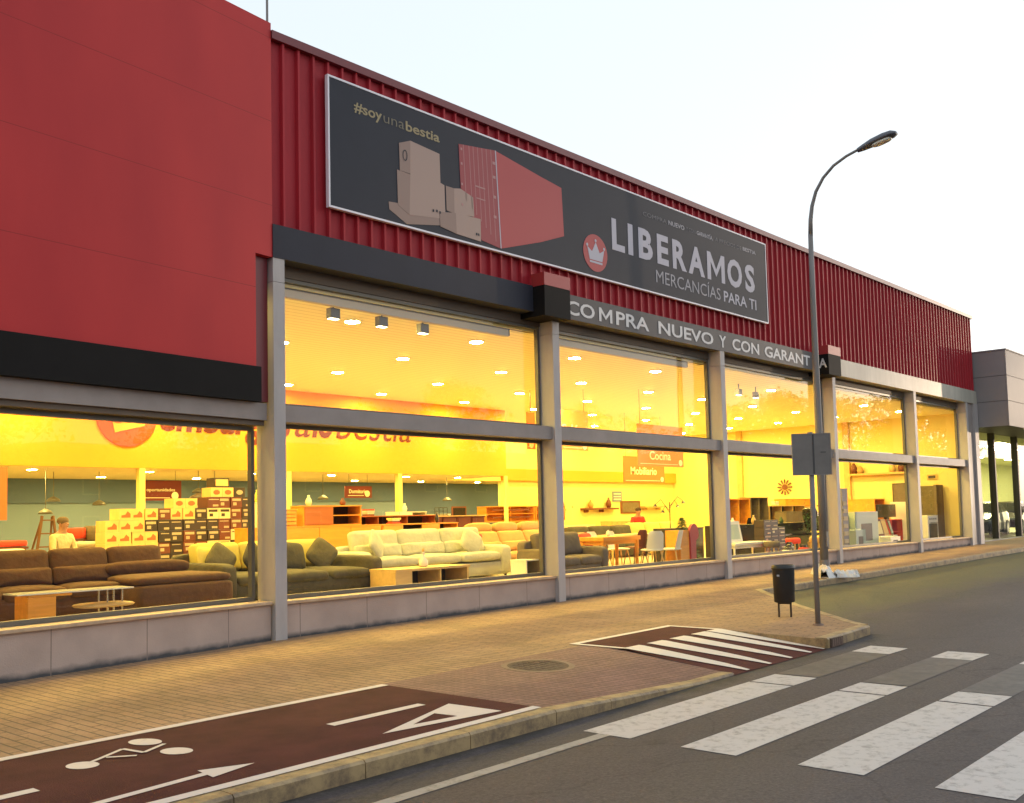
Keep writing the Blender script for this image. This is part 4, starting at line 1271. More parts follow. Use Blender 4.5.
for i, (x, y) in enumerate(tspots):
    h = 1.6 + .105 * math.hypot(x, y - 12.4) * (1.0 if i > 4 else 1.12)
    lab = f'leafy street tree across the road reflected in the panes, {ORD[i]} along its row'
    t = thing('street_tree', lab, 'tree', (x, y, g(x) - .1), 'trees across the road')
    k = i % 3
    if len(protos) <= k:
        tk, lf = tree_meshes(11 + k, 10, 4.2)
        a = tk.build('trunk', 'bark', None, smooth=True); b_ = lf.build('crown', 'leaves', None)
        protos.append((a, b_))
    else:
        a, b_ = protos[k][0].copy(), protos[k][1].copy()
        C.objects.link(a); C.objects.link(b_)
    for q in (a, b_): q.parent = t
    t.scale = (h / 10 * random.uniform(.95, 1.15), h / 10, h / 10 * random.uniform(.9, 1.05))
    t.rotation_euler = (0, 0, i * 1.7)

# ================================================================== FURNITURE ON SHOW
def feet(t, pts, z0, z1, m, r=.025, name='leg'):
    for x, y in pts:
        MB().tube([(x, y, z0), (x, y, z1)], r, 8).build(name, m, t)
def sofa(label, x0, x1, yf, yb, m, n, seat=.46, back=.90, arm=.62, aw=.24, mb_=None, chaise=None, z=FZ, tilt=14, group=None, two=False, cat='sofa', arms=(1, 1)):
    """faces the street (-Y): yf front, yb back"""
    t = thing('sofa', label, cat, ((x0 + x1) / 2, (yf + yb) / 2, z), group)
    mb_ = mb_ or m
    base = MB().pillow(((x0 + x1) / 2, (yf + yb) / 2 + .02, z + .19), (x1 - x0 - .04, yb - yf - .06, .28), .12, nu=40, nv=10)
    base.build('base', m, t, smooth=True)
    MB().pillow(((x0 + x1) / 2, yb - .12, z + .42), (x1 - x0 - .06, .24, .70), .2, nu=40, nv=12).build('back_frame', m, t, smooth=True)
    a0, a1 = x0, x1
    if arms[0]:
        MB().pillow((x0 + aw / 2, (yf + yb) / 2, z + arm / 2 + .03), (aw, yb - yf, arm - .04), .32, nu=32, nv=14).build('arm', m, t, smooth=True); a0 = x0 + aw - .02
    if arms[1]:
        MB().pillow((x1 - aw / 2, (yf + yb) / 2, z + arm / 2 + .03), (aw, yb - yf, arm - .04), .32, nu=32, nv=14).build('arm', m, t, smooth=True); a1 = x1 - aw + .02
    wd = (a1 - a0) / n
    rot = Matrix.Rotation(R(-tilt), 3, 'X')
    for k in range(n):
        c = a0 + wd * (k + .5)
        MB().pillow((c, (yf + yb) / 2 - .08, z + seat - .08), (wd - .004, yb - yf - .16, .20), .18, nu=40, nv=12, e2=.5, sag=.02).build('seat_cushion', m, t, smooth=True)
        MB().pillow((c, yb - .30, z + (seat + back) / 2 + .02), (wd - .004, back - seat + .02, .27), .22, rot=rot @ Matrix.Rotation(R(90), 3, 'X'), nu=40, nv=12, e2=.62).build('back_cushion', mb_, t, smooth=True)
        if two:
            MB().pillow((c, yb - .43, z + seat + .13), (wd - .008, .26, .24), .24, rot=rot @ Matrix.Rotation(R(90), 3, 'X'), nu=40, nv=12, e2=.75).build('lumbar_cushion', mb_, t, smooth=True)
    if chaise:
        c0, c1, cf = chaise
        MB().pillow(((c0 + c1) / 2, (cf + yf) / 2 + .1, z + .25), (c1 - c0, yf - cf + .35, .44), .2, nu=36, nv=14, e2=.35).build('chaise_seat', m, t, smooth=True)
    feet(t, [(x0 + .12, yf + .12), (x1 - .12, yf + .12), (x0 + .12, yb - .12), (x1 - .12, yb - .12)], z, z + .08, 'black_gloss', .03)
    return t
def cushion(label, c, size, m, rx=-18, rz=0, ry=0, group='loose cushions on the sofas'):
    t = tag(MB().pillow((0, 0, 0), (size[0], size[2], size[1]), .42, rot=Matrix.Rotation(R(90), 3, 'X'), nu=40, nv=12, e2=.95).build('cushion', m, None, smooth=True), label, 'cushion', group)
    t.location = c
    t.rotation_euler = (R(rx), R(ry), R(rz))
    return t
def cabinet(label, x0, x1, y0, y1, z0, z1, m, lay='doors', n=2, dm=None, cat='cabinet', group=None, name='cabinet', legs=0.0, handle=True, hole='dark_hole'):
    """front is y0. lay: doors, open, drawers, mixed (open left / door right)"""
    t = thing(name, label, cat, ((x0 + x1) / 2, (y0 + y1) / 2, z0), group)
    p = .025; zb = z0 + legs
    c = MB()
    c.box(x0, x0 + p, y0, y1, zb, z1 - p).box(x1 - p, x1, y0, y1, zb, z1 - p).box(x0 - .01, x1 + .01, y0 - .015, y1, z1 - p, z1).box(x0 + p, x1 - p, y0, y1, zb, zb + p)
    c.build('carcass', m, t)
    B(x0 + p, x1 - p, y1 - .02, y1 - .005, zb + p, z1 - p).build('back_panel', hole if lay != 'doors' else m, t)
    W = (x1 - x0 - 2 * p) / n; H = z1 - p - zb - p
    dm = dm or m
    def dr(xa, xb, za, zc, nm):
        d = B(xa + .006, xb - .006, y0 - .012, y0 + .008, za + .006, zc - .006).build(nm, dm, t, bevel=.003)
        if handle:
            B((xa + xb) / 2 - .05, (xa + xb) / 2 + .05, y0 - .03, y0 - .013, zc - .05, zc - .035).build('handle', 'chrome', d)
    if lay == 'doors':
        for k in range(n): dr(x0 + p + W * k, x0 + p + W * (k + 1), zb + p, z1 - p, 'door')
    elif lay == 'drawers':
        for k in range(n):
            dr(x0 + p, x1 - p, zb + p + H * k / n, zb + p + H * (k + 1) / n, 'drawer')
    elif lay == 'open':
        for k in range(1, n): B(x0 + p + W * k - .01, x0 + p + W * k + .01, y0 + .01, y1 - .02, zb + p, z1 - p).build('divider', m, t)
        if H > .45: B(x0 + p, x1 - p, y0 + .012, y1 - .021, (zb + z1) / 2 - .01, (zb + z1) / 2 + .01).build('shelf', m, t)
    elif lay == 'mixed':
        for k in range(n):
            if k % 2 == 0: dr(x0 + p + W * k, x0 + p + W * (k + 1), zb + p, z1 - p, 'door')
            else: B(x0 + p + W * k, x0 + p + W * (k + 1), y0 + .015, y1 - .021, (zb + z1) / 2 - .01, (zb + z1) / 2 + .01).build('shelf', m, t)
    if legs:
        feet(t, [(x0 + .06, y0 + .06), (x1 - .06, y0 + .06), (x0 + .06, y1 - .06), (x1 - .06, y1 - .06)], z0, zb, m, .018)
    return t
def table(label, x0, x1, y0, y1, z, h, m, top=.04, leg=.03, lm=None, group=None, cat='table', name='table', apron=True):
    t = thing(name, label, cat, ((x0 + x1) / 2, (y0 + y1) / 2, z), group)
    B(x0, x1, y0, y1, z + h - top, z + h).build('table_top', m, t, bevel=.006)
    if apron: B(x0 + .08, x1 - .08, y0 + .06, y1 - .06, z + h - top - .08, z + h - top - .001).build('apron', m, t)
    for x in (x0 + .07, x1 - .07):
        for y in (y0 + .07, y1 - .07):
            MB().tube([(x, y, z), (x, y, z + h - top)], [leg * .7, leg], 8).build('leg', lm or m, t)
    return t
def chair(label, x, y, rz, shell, lm, z=FZ, group='chairs round the dining table', h=.86):
    t = thing('chair', label, 'chair', (x, y, z), group, rz=rz)
    c_, s_ = math.cos(rz), math.sin(rz)
    xf = lambda a, b, c: (x + a * c_ - b * s_, y + a * s_ + b * c_, z + c)
    MB(xf).pillow((0, 0, .44), (.46, .46, .06), .55, nu=24, nv=8, e2=.8).build('seat', shell, t, smooth=True)
    bk = MB(xf)
    pts = []
    for i in range(9):
        v = i / 8
        zz = .44 + (h - .44) * v
        yy = .19 + .09 * v
        hw = .21 * (1 - .12 * v) * (1 if v < .85 else 1 - (v - .85) * 2.2)
        for j in range(7):
            u = j / 6 * 2 - 1
            pts.append((u * hw, yy - .05 * u * u, zz))
    fs = [(i * 7 + j, i * 7 + j + 1, (i + 1) * 7 + j + 1, (i + 1) * 7 + j) for i in range(8) for j in range(6)]
    nb = len(pts)
    bk.add(pts + [(a, b + .018, c) for a, b, c in pts], fs + [tuple(q + nb for q in reversed(f)) for f in fs])
    bk.build('backrest', shell, t, smooth=True)
    for sx, sy in ((-1, -1), (1, -1), (-1, 1), (1, 1)):
        MB(xf).tube([(sx * .15, sy * .14, .42), (sx * .22, sy * .21, 0)], [.018, .012], 8).build('leg', lm, t)
    return t

# --- first window from the left: brown corner sofa
sofa('large brown corner sofa with double back cushions in the leftmost window', 4.15, 7.75, 2.05, 3.05, 'brown_sofa', 4, seat=.44, back=.92, arm=.58, two=True, chaise=None, arms=(1, 0))
t = thing('chaise_longue', 'brown upholstered chaise longue with piped edges beside the brown corner sofa', 'chaise longue', (7.9, 1.9, FZ))
MB().pillow((7.52, 2.0, FZ + .24), (1.5, 1.0, .38), .14, nu=48, nv=12, e2=.25).build('base', 'brown_sofa', t, smooth=True)
MB().pillow((7.52, 2.05, FZ + .47), (1.52, 1.02, .17), .2, nu=48, nv=12, e2=.6).build('seat_cushion', 'brown_sofa', t, smooth=True)
MB().pillow((7.45, 2.62, FZ + .62), (1.35, .30, .22), .35, nu=36, nv=12, e2=.6).build('bolster', 'brown_sofa', t, smooth=True)
feet(t, [(6.95, 1.6), (8.15, 1.6), (6.95, 2.4), (8.15, 2.4)], FZ, FZ + .08, 'black_gloss', .03)
sofa('olive sofa with mustard back and square dark arms behind the brown chaise', 8.35, 11.55, 1.95, 3.65, 'olive_dark', 3, seat=.42, back=.90, arm=.62, mb_='mustard', aw=.28)
for i, (x, y, z, rz, ry) in enumerate(((8.80, 3.15, .98, 20, 8), (8.95, 3.0, 1.0, -6, 38), (9.55, 2.95, 1.0, 12, 42), (10.35, 2.95, 1.0, 10, 4), (10.95, 2.95, 1.02, -25, 38))):
    cushion(('dark olive cushion leaning in the left corner of the olive sofa', 'olive cushion second from the left on the olive sofa', 'dark pointed cushion in the middle of the olive sofa', 'dark olive cushion beside the first steel column on the olive sofa', 'grey olive cushion tilted on one corner at the right end of the olive sofa')[i],
            (x, y, z), (.50, .17, .50), ('mustard', 'olive_sofa', 'olive_dark', 'olive_dark', 'olive_sofa')[i], -16, rz, ry)
# glass and wood coffee table by the brown sofa
t = thing('coffee_table', 'low coffee table with clear top and curved orange wood ends by the brown sofa', 'table', (5.55, 1.25, FZ))
B(4.95, 6.42, .98, 1.42, FZ + .435, FZ + .452).build('glass_top', 'clear_table', t)
en = MB(); en.box(5.08, 5.42, 1.0, 1.4, FZ, FZ + .40).box(5.08, 5.62, 1.0, 1.4, FZ + .401, FZ + .433)
en.build('wooden_end', 'pine_orange', t, bevel=.01)
MB().pillow((6.12, 1.2, FZ + .235), (.75, .42, .07), .5, nu=28, nv=8, e2=.7).build('lower_shelf', 'oak', t, smooth=True)
feet(t, [(6.12, 1.1), (6.32, 1.1), (6.12, 1.34), (6.32, 1.34)], FZ, FZ + .435, 'chrome', .012, 'rod')
# --- white sofa and oak coffee table
sofa('long cream white sofa with high double back cushions in the first tall window', 11.62, 15.75, 2.70, 3.70, 'white_sofa', 3, seat=.52, back=1.02, arm=.66, aw=.34, two=True)
cushion('cream cushion standing on a corner at the left end of the cream sofa', (12.25, 3.0, 1.13), (.5, .17, .5), 'white_sofa', -20, 15, 42)
cushion('cream cushion tilted at the right end of the cream sofa', (14.75, 2.95, 1.10), (.5, .17, .5), 'white_sofa', -20, -15, 30)
t = thing('coffee_table', 'light oak coffee table with two dark open compartments before the cream sofa', 'table', (12.1, 1.6, FZ))
c = MB()
c.box(11.20, 12.98, 1.25, 1.95, FZ + .36, FZ + .40).box(11.20, 11.58, 1.27, 1.93, FZ, FZ + .359).box(12.92, 12.96, 1.27, 1.93, FZ, FZ + .359).box(11.581, 12.919, 1.27, 1.93, FZ + .02, FZ + .05).box(12.24, 12.27, 1.27, 1.93, FZ + .051, FZ + .359)
c.build('frame', 'oak', t)
B(11.581, 12.919, 1.85, 1.87, FZ + .051, FZ + .359).build('back_panel', 'dark_hole', t)
t = thing('decanter', 'pale glass decanter standing on the light oak coffee table', 'decanter', (12.15, 1.6, FZ + .40))
MB().lathe([(.07, 0), (.085, .03), (.085, .10), (.03, .17), (.022, .24), (.03, .26)], (12.15, 1.6, FZ + .401), 20).build('bottle', 'white_lacquer', t, smooth=True)
MB().lathe([(.012, .26), (.025, .28), (.022, .31), (.005, .33)], (12.15, 1.6, FZ + .401), 14).build('stopper', 'oak', t, smooth=True)
for i, (x, y) in enumerate(((14.35, 1.1), (15.05, 1.1))):
    t = cabinet(f'small white side table with open shelf by the tan recliner, {("left", "right")[i]} one of two', x, x + .42, y, y + .4, FZ, FZ + .42, 'white_lacquer', 'open', 1, cat='side table', name='side_table', group='white side tables')
# --- tan recliner sofa
t = sofa('tan leather reclining sofa with three headrests right of the cream sofa', 16.0, 19.15, 3.7, 4.7, 'tan_sofa', 3, seat=.42, back=.90, arm=.56, tilt=26, two=True)
for k in range(3):
    MB().pillow((16.68 + k * .9, 4.62, FZ + 1.0), (.84, .20, .26), .4, rot=Matrix.Rotation(R(-10), 3, 'X'), nu=24, nv=10, e2=.7).build('headrest', 'tan_sofa', t, smooth=True)
sofa('low tan sofa standing behind the tan reclining sofa', 17.6, 21.3, 6.2, 7.1, 'tan_sofa', 4, seat=.42, back=.92, arm=.56)
t = thing('seat_pad', 'red orange seat pad between the cream and tan sofas', 'cushion', (15.9, 4.0, FZ + .8))
MB().pillow((15.95, 4.15, 1.17), (.5, .4, .16), .5, nu=20, nv=8).build('pad', 'red_cloth', t, smooth=True)
B(15.72, 16.0, 3.95, 4.35, FZ, 1.09).build('stand', 'choc_wood', t)
# --- wooden furniture stacked behind
cabinet('low chestnut cabinet at the bottom of the wooden stack behind the cushions', 11.0, 14.5, 5.5, 6.0, FZ, .92, 'pine_orange', 'doors', 4, dm='chestnut')
cabinet('wide orange sideboard with plain doors in the middle of the wooden stack', 11.1, 14.46, 5.45, 5.98, .922, 1.50, 'pine_orange', 'doors', 4, handle=False)
cabinet('orange television cabinet with dark opening on top of the wooden stack', 12.42, 13.95, 5.5, 5.95, 1.502, 1.93, 'pine_orange', 'mixed', 2, dm='chestnut', handle=False)
cabinet('small orange chest of three drawers on the left of the wooden stack', 11.75, 12.25, 5.5, 5.9, 1.502, 1.86, 'pine_orange', 'drawers', 4, handle=False)
cabinet('tall pale yellow cabinet at the left edge of the first tall window', 12.45, 13.2, 7.4, 7.9, FZ, 2.05, 'pale_box', 'doors', 2)
cabinet('chestnut long low television bench raised behind the cream sofa', 14.75, 17.6, 7.0, 7.5, 1.24, 1.70, 'chestnut', 'open', 3, group=None)
cabinet('plain orange cabinet under the chestnut long bench', 14.75, 17.6, 7.0, 7.5, FZ, 1.238, 'pine_orange', 'doors', 4)
cabinet('orange television table with two dark openings behind the cream sofa', 14.55, 16.9, 5.5, 6.0, .95, 1.50, 'pine_orange', 'mixed', 4, dm='pine_orange', handle=False)
cabinet('chestnut cabinet under the orange television table', 14.55, 16.9, 5.5, 6.0, FZ, .948, 'chestnut', 'doors', 3)
cabinet('white cabinet with two square dark holes behind the cream sofa', 17.4, 18.4, 8.2, 8.7, 1.25, 1.80, 'white_lacquer', 'mixed', 2, handle=False)
cabinet('white crate like cabinet right of the one with square holes', 18.42, 19.3, 8.2, 8.7, 1.25, 1.72, 'white_lacquer', 'doors', 3, handle=False)
cabinet('long pine bench carrying the white cabinets', 17.3, 19.4, 8.2, 8.75, FZ, 1.248, 'pine_orange', 'doors', 4)
for k in range(4):
    x = 17.7 + k * .54
    cabinet(f'dark brown bedside chest with pale top, {ORD[k]} from the left in the row', x, x + .50, 7.4, 7.85, 1.16, 1.64, 'choc_wood', 'drawers', 1, handle=False, group='row of dark brown chests')
cabinet('long dark red brown bench under the row of small chests', 17.65, 19.9, 7.3, 7.95, FZ, 1.158, 'choc_wood', 'doors', 4)
B(17.66, 19.88, 7.35, 7.9, 1.642, 1.67).build('pale_board', 'oak', None); tag(bpy.data.objects['pale_board'], 'pale oak board lying across the row of dark chests', 'board')
# wall units on the inner wall
for i, (x0, x1) in enumerate(((25.3, 27.9), (28.0, 29.7))):
    t = cabinet(f'orange wall cabinet with dark slots on the yellow inner wall, {("left", "right")[i]} one', x0, x1, 12.55, 12.98, 1.42, 1.98, 'pine_orange', 'open', 2, group='orange wall cabinets', hole='pine_orange')
    for z in (1.56, 1.82): B(x0 + .3, x1 - .3, 12.53, 12.549, z, z + .05).build('slot', 'choc_wood', t)
t = thing('dark_picture', 'narrow dark picture on the yellow wall left of the orange wall cabinets', 'picture', (24.4, 12.97, 1.3))
B(24.05, 24.75, 12.96, 12.998, 1.32, 2.0).build('frame', 'choc_wood', t)
B(24.1, 24.7, 12.955, 12.959, 1.37, 1.95).build('canvas', 'black_gloss', t)
t = thing('wire_rack', 'small black wire rack standing on the row of dark chests', 'rack', (18.3, 7.6, 1.67))
w_ = MB()
for x in (18.1, 18.25, 18.4, 18.55): w_.tube([(x, 7.55, 1.67), (x, 7.55, 1.88)], .008, 6)
for z in (1.70, 1.79, 1.88): w_.tube([(18.1, 7.55, z), (18.55, 7.55, z)], .008, 6)
w_.build('wire_frame', 'black_gloss', t)
MB().box(18.08, 18.57, 7.5, 7.6, 1.671, 1.68).build('foot', 'black_gloss', t)
# --- boxes piled behind the olive sofa
def carton(label, x, y, z, w_, h_, d_, m, pm, grp, face='panel'):
    t = thing('carton', label, 'box', (x + w_ / 2, y + d_ / 2, z), grp)
    B(x + .004, x + w_ - .004, y, y + d_, z, z + h_ - .004).build('box', m, t)
    p = MB()
    if face == 'shoe':
        p.add([(x + w_ * .16, y - .002, z + h_ * .22), (x + w_ * .84, y - .002, z + h_ * .22), (x + w_ * .84, y - .002, z + h_ * .55), (x + w_ * .62, y - .002, z + h_ * .78), (x + w_ * .45, y - .002, z + h_ * .48), (x + w_ * .16, y - .002, z + h_ * .42)], [(0, 1, 2, 3, 4, 5)])
    elif face == 'pot':
        p.add([(x + w_ * .5 + w_ * .3 * math.cos(a), y - .002, z + h_ * .48 + h_ * .26 * math.sin(a)) for a in [k * .6283 for k in range(10)]], [tuple(range(10))])
    elif random.random() < .45:
        q0, q1 = random.uniform(.08, .2), random.uniform(.8, .94)
        p.quad((x + w_ * q0, y - .002, z + h_ * .72), (x + w_ * q1, y - .002, z + h_ * .72), (x + w_ * q1, y - .002, z + h_ * .80), (x + w_ * q0, y - .002, z + h_ * .80))
        q2 = random.uniform(.3, .5)
        p.quad((x + w_ * q2, y - .002, z + h_ * .12), (x + w_ * .9, y - .002, z + h_ * .12), (x + w_ * .9, y - .002, z + h_ * .3), (x + w_ * q2, y - .002, z + h_ * .3))
    else:
        p.quad((x + w_ * .12, y - .002, z + h_ * .62), (x + w_ * .88, y - .002, z + h_ * .62), (x + w_ * .88, y - .002, z + h_ * .84), (x + w_ * .12, y - .002, z + h_ * .84))
        p.quad((x + w_ * .2, y - .002, z + h_ * .2), (x + w_ * .5, y - .002, z + h_ * .2), (x + w_ * .5, y - .002, z + h_ * .48), (x + w_ * .2, y - .002, z + h_ * .48))
    p.build('print', pm, t)
BX, BW, BH, BY = 8.93, .272, .226, 7.0
heights = [6.2, 7.1, 7.2, 7, 7, 7.4, 7.6, 7.8, 8, 8, 8, 8]
for c_ in range(12):
    n_ = int(heights[c_])
    for r_ in range(n_):
        x = BX + c_ * BW + (random.uniform(-.015, .015) if r_ > 3 else 0); z = FZ + r_ * BH
        yellow = (c_ < 3) or (c_ == 3 and r_ < 5) or (r_ == 6 and c_ in (3, 5, 6))
        pale = (c_ in (8, 9) and r_ in (3, 6)) or (c_ >= 10 and r_ in (1, 4))
        if r_ < 1: continue
        lab = ('yellow shoe box' if yellow else ('pale box' if pale else 'dark printed box')) + f' of the pile, {ORD[c_]} column, {ORD[r_]} row up'
        carton(lab, x, BY + random.uniform(0, .02), z, BW, BH, .4, 'shoe_box' if yellow else ('pale_box' if pale else random.choice(['dark_box', 'dark_box', 'choc_wood'])), 'shoe_print' if yellow else ('dark_box' if pale else 'box_print'), 'boxes in the big pile behind the sofas', 'shoe' if yellow else 'panel')
    carton(f'wide dark base carton under the {ORD[c_]} column of the big pile', BX + c_ * BW, BY, FZ, BW, BH, .4, 'dark_box', 'box_print', 'base cartons of the big pile')
for k, (x, z, m_) in enumerate(((10.35, 8, 'shoe_box'), (10.62, 8, 'shoe_box'), (11.2, 8, 'shoe_box'), (11.47, 8, 'shoe_box'), (11.75, 8, 'dark_box'))):
    z_ = FZ + (7 if k < 2 else 8) * BH
    carton(f'box on the very top of the big pile, {ORD[k]} from the left', x, 7.02, z_, .27, .2, .36, m_, 'shoe_print' if m_ == 'shoe_box' else 'box_print', 'boxes on top of the big pile', 'pot')
t = thing('display_case', 'dark display case topmost on the big pile of boxes', 'box', (11.45, 7.2, FZ + 8 * BH + .2))
B(11.3, 11.65, 7.05, 7.35, FZ + 8 * BH + .199, FZ + 8 * BH + .40).build('case', 'dark_box', t); B(11.33, 11.62, 7.04, 7.049, FZ + 8 * BH + .23, FZ + 8 * BH + .37).build('front_pane', 'shoe_box', t)
t = thing('lamp_shade', 'dark half round lamp shade standing behind the boxes', 'lamp', (11.6, 8.3, FZ))
MB().lathe([(.30, 0), (.29, .08), (.22, .2), (.08, .27)], (11.9, 8.6, 2.02), 24).build('shade', 'dark_box', t, smooth=True)
MB().tube([(11.9, 8.6, FZ), (11.9, 8.6, 2.1)], .02, 8).build('pole', 'spot_body', t)
MB().lathe([(.2, 0), (.2, .03)], (11.9, 8.6, FZ), 16).build('foot', 'spot_body', t)
# pendant lamps in the rear room
for i, (x, y, zb) in enumerate(((9.5, 11, 1.9), (11.0, 11.6, 2.1), (10.1, 12, 2.2), (12.9, 10.4, 2.35), (13.35, 10.4, 2.5), (17.1, 11, 2.2), (22.2, 11.3, 2.15))):
    t = thing('pendant_lamp', f'dark pendant lamp in the rear room, {ORD[i]} of seven from the left', 'lamp', (x, y, 2.9), 'pendant lamps in the rear room')
    MB().tube([(x, y, 2.9), (x, y, zb + .1)], .008, 6).build('cord', 'spot_body', t)
    MB().lathe([(.16, 0), (.13, .06), (.03, .12)], (x, y, zb), 16).build('shade', 'spot_body', t, smooth=True)
# goods behind the brown sofa
gd = [('folded red rugs on a low shelf at the far left of the shop', 6.15, 6.95, 5.6, 1.30, 1.40, 'red_cloth'), ('white folded bedding on a low table left of the ladder', 6.3, 6.75, 5.2, 1.05, 1.27, 'white_lacquer'), ('grey television box right of the seated person', 9.6, 10.1, 9.0, 1.3, 1.62, 'grey_sofa'), ('dark storage chest right of the seated person', 9.5, 10.3, 8.8, .95, 1.29, 'olive_dark'), ('red case behind the seated person', 9.25, 9.6, 9.2, 1.35, 1.58, 'red_cloth')]
for lab, x0, x1, y, z0, z1, m_ in gd:
    t = thing('display_goods', lab, 'goods', ((x0 + x1) / 2, y, FZ))
    gb = MB().pillow(((x0 + x1) / 2, y + .2, (z0 + z1) / 2), (x1 - x0, .4, z1 - z0), .2, nu=24, nv=8).build('goods', m_, t, smooth=True)
    B(x0, x1, y, y + .4, z0 - .04, z0 - .005).build('shelf', 'choc_wood', t)
    feet(t, [(x0 + .04, y + .04), (x1 - .04, y + .04), (x0 + .04, y + .36), (x1 - .04, y + .36)], FZ, z0 - .04, 'choc_wood', .02)
t = thing('wash_basin', 'white bowl shaped basin on a stand behind the brown sofa', 'basin', (9.3, 7, FZ))
MB().lathe([(.10, 0), (.24, .06), (.30, .16), (.27, .16), (.2, .07)], (9.05, 7.8, 1.15), 24, 1.3, 1).build('bowl', 'white_lacquer', t, smooth=True)
B(8.75, 9.35, 7.55, 8.05, FZ, 1.149).build('stand', 'choc_wood', t)
# ladder
t = thing('step_ladder', 'brown wooden step ladder behind the seated person', 'ladder', (7.95, 7.3, FZ))
MB().tube([(7.68, 7.3, FZ), (7.92, 7.4, 1.82)], .028, 6).build('rail', 'ladder_wood', t)
MB().tube([(8.28, 7.3, FZ), (8.12, 7.4, 1.82)], .028, 6).build('rail', 'ladder_wood', t)
MB().tube([(7.72, 7.95, FZ), (7.93, 7.42, 1.8)], .02, 6).build('back_rail', 'ladder_wood', t)
MB().tube([(8.25, 7.95, FZ), (8.11, 7.42, 1.8)], .02, 6).build('back_rail', 'ladder_wood', t)
for k in range(6):
    v = .1 + k * .165
    B(7.69 + .23 * v, 8.27 - .15 * v, 7.27 + .1 * v, 7.35 + .1 * v, FZ + 1.5 * v - .012, FZ + 1.5 * v + .012).build('step', 'ladder_wood', t)

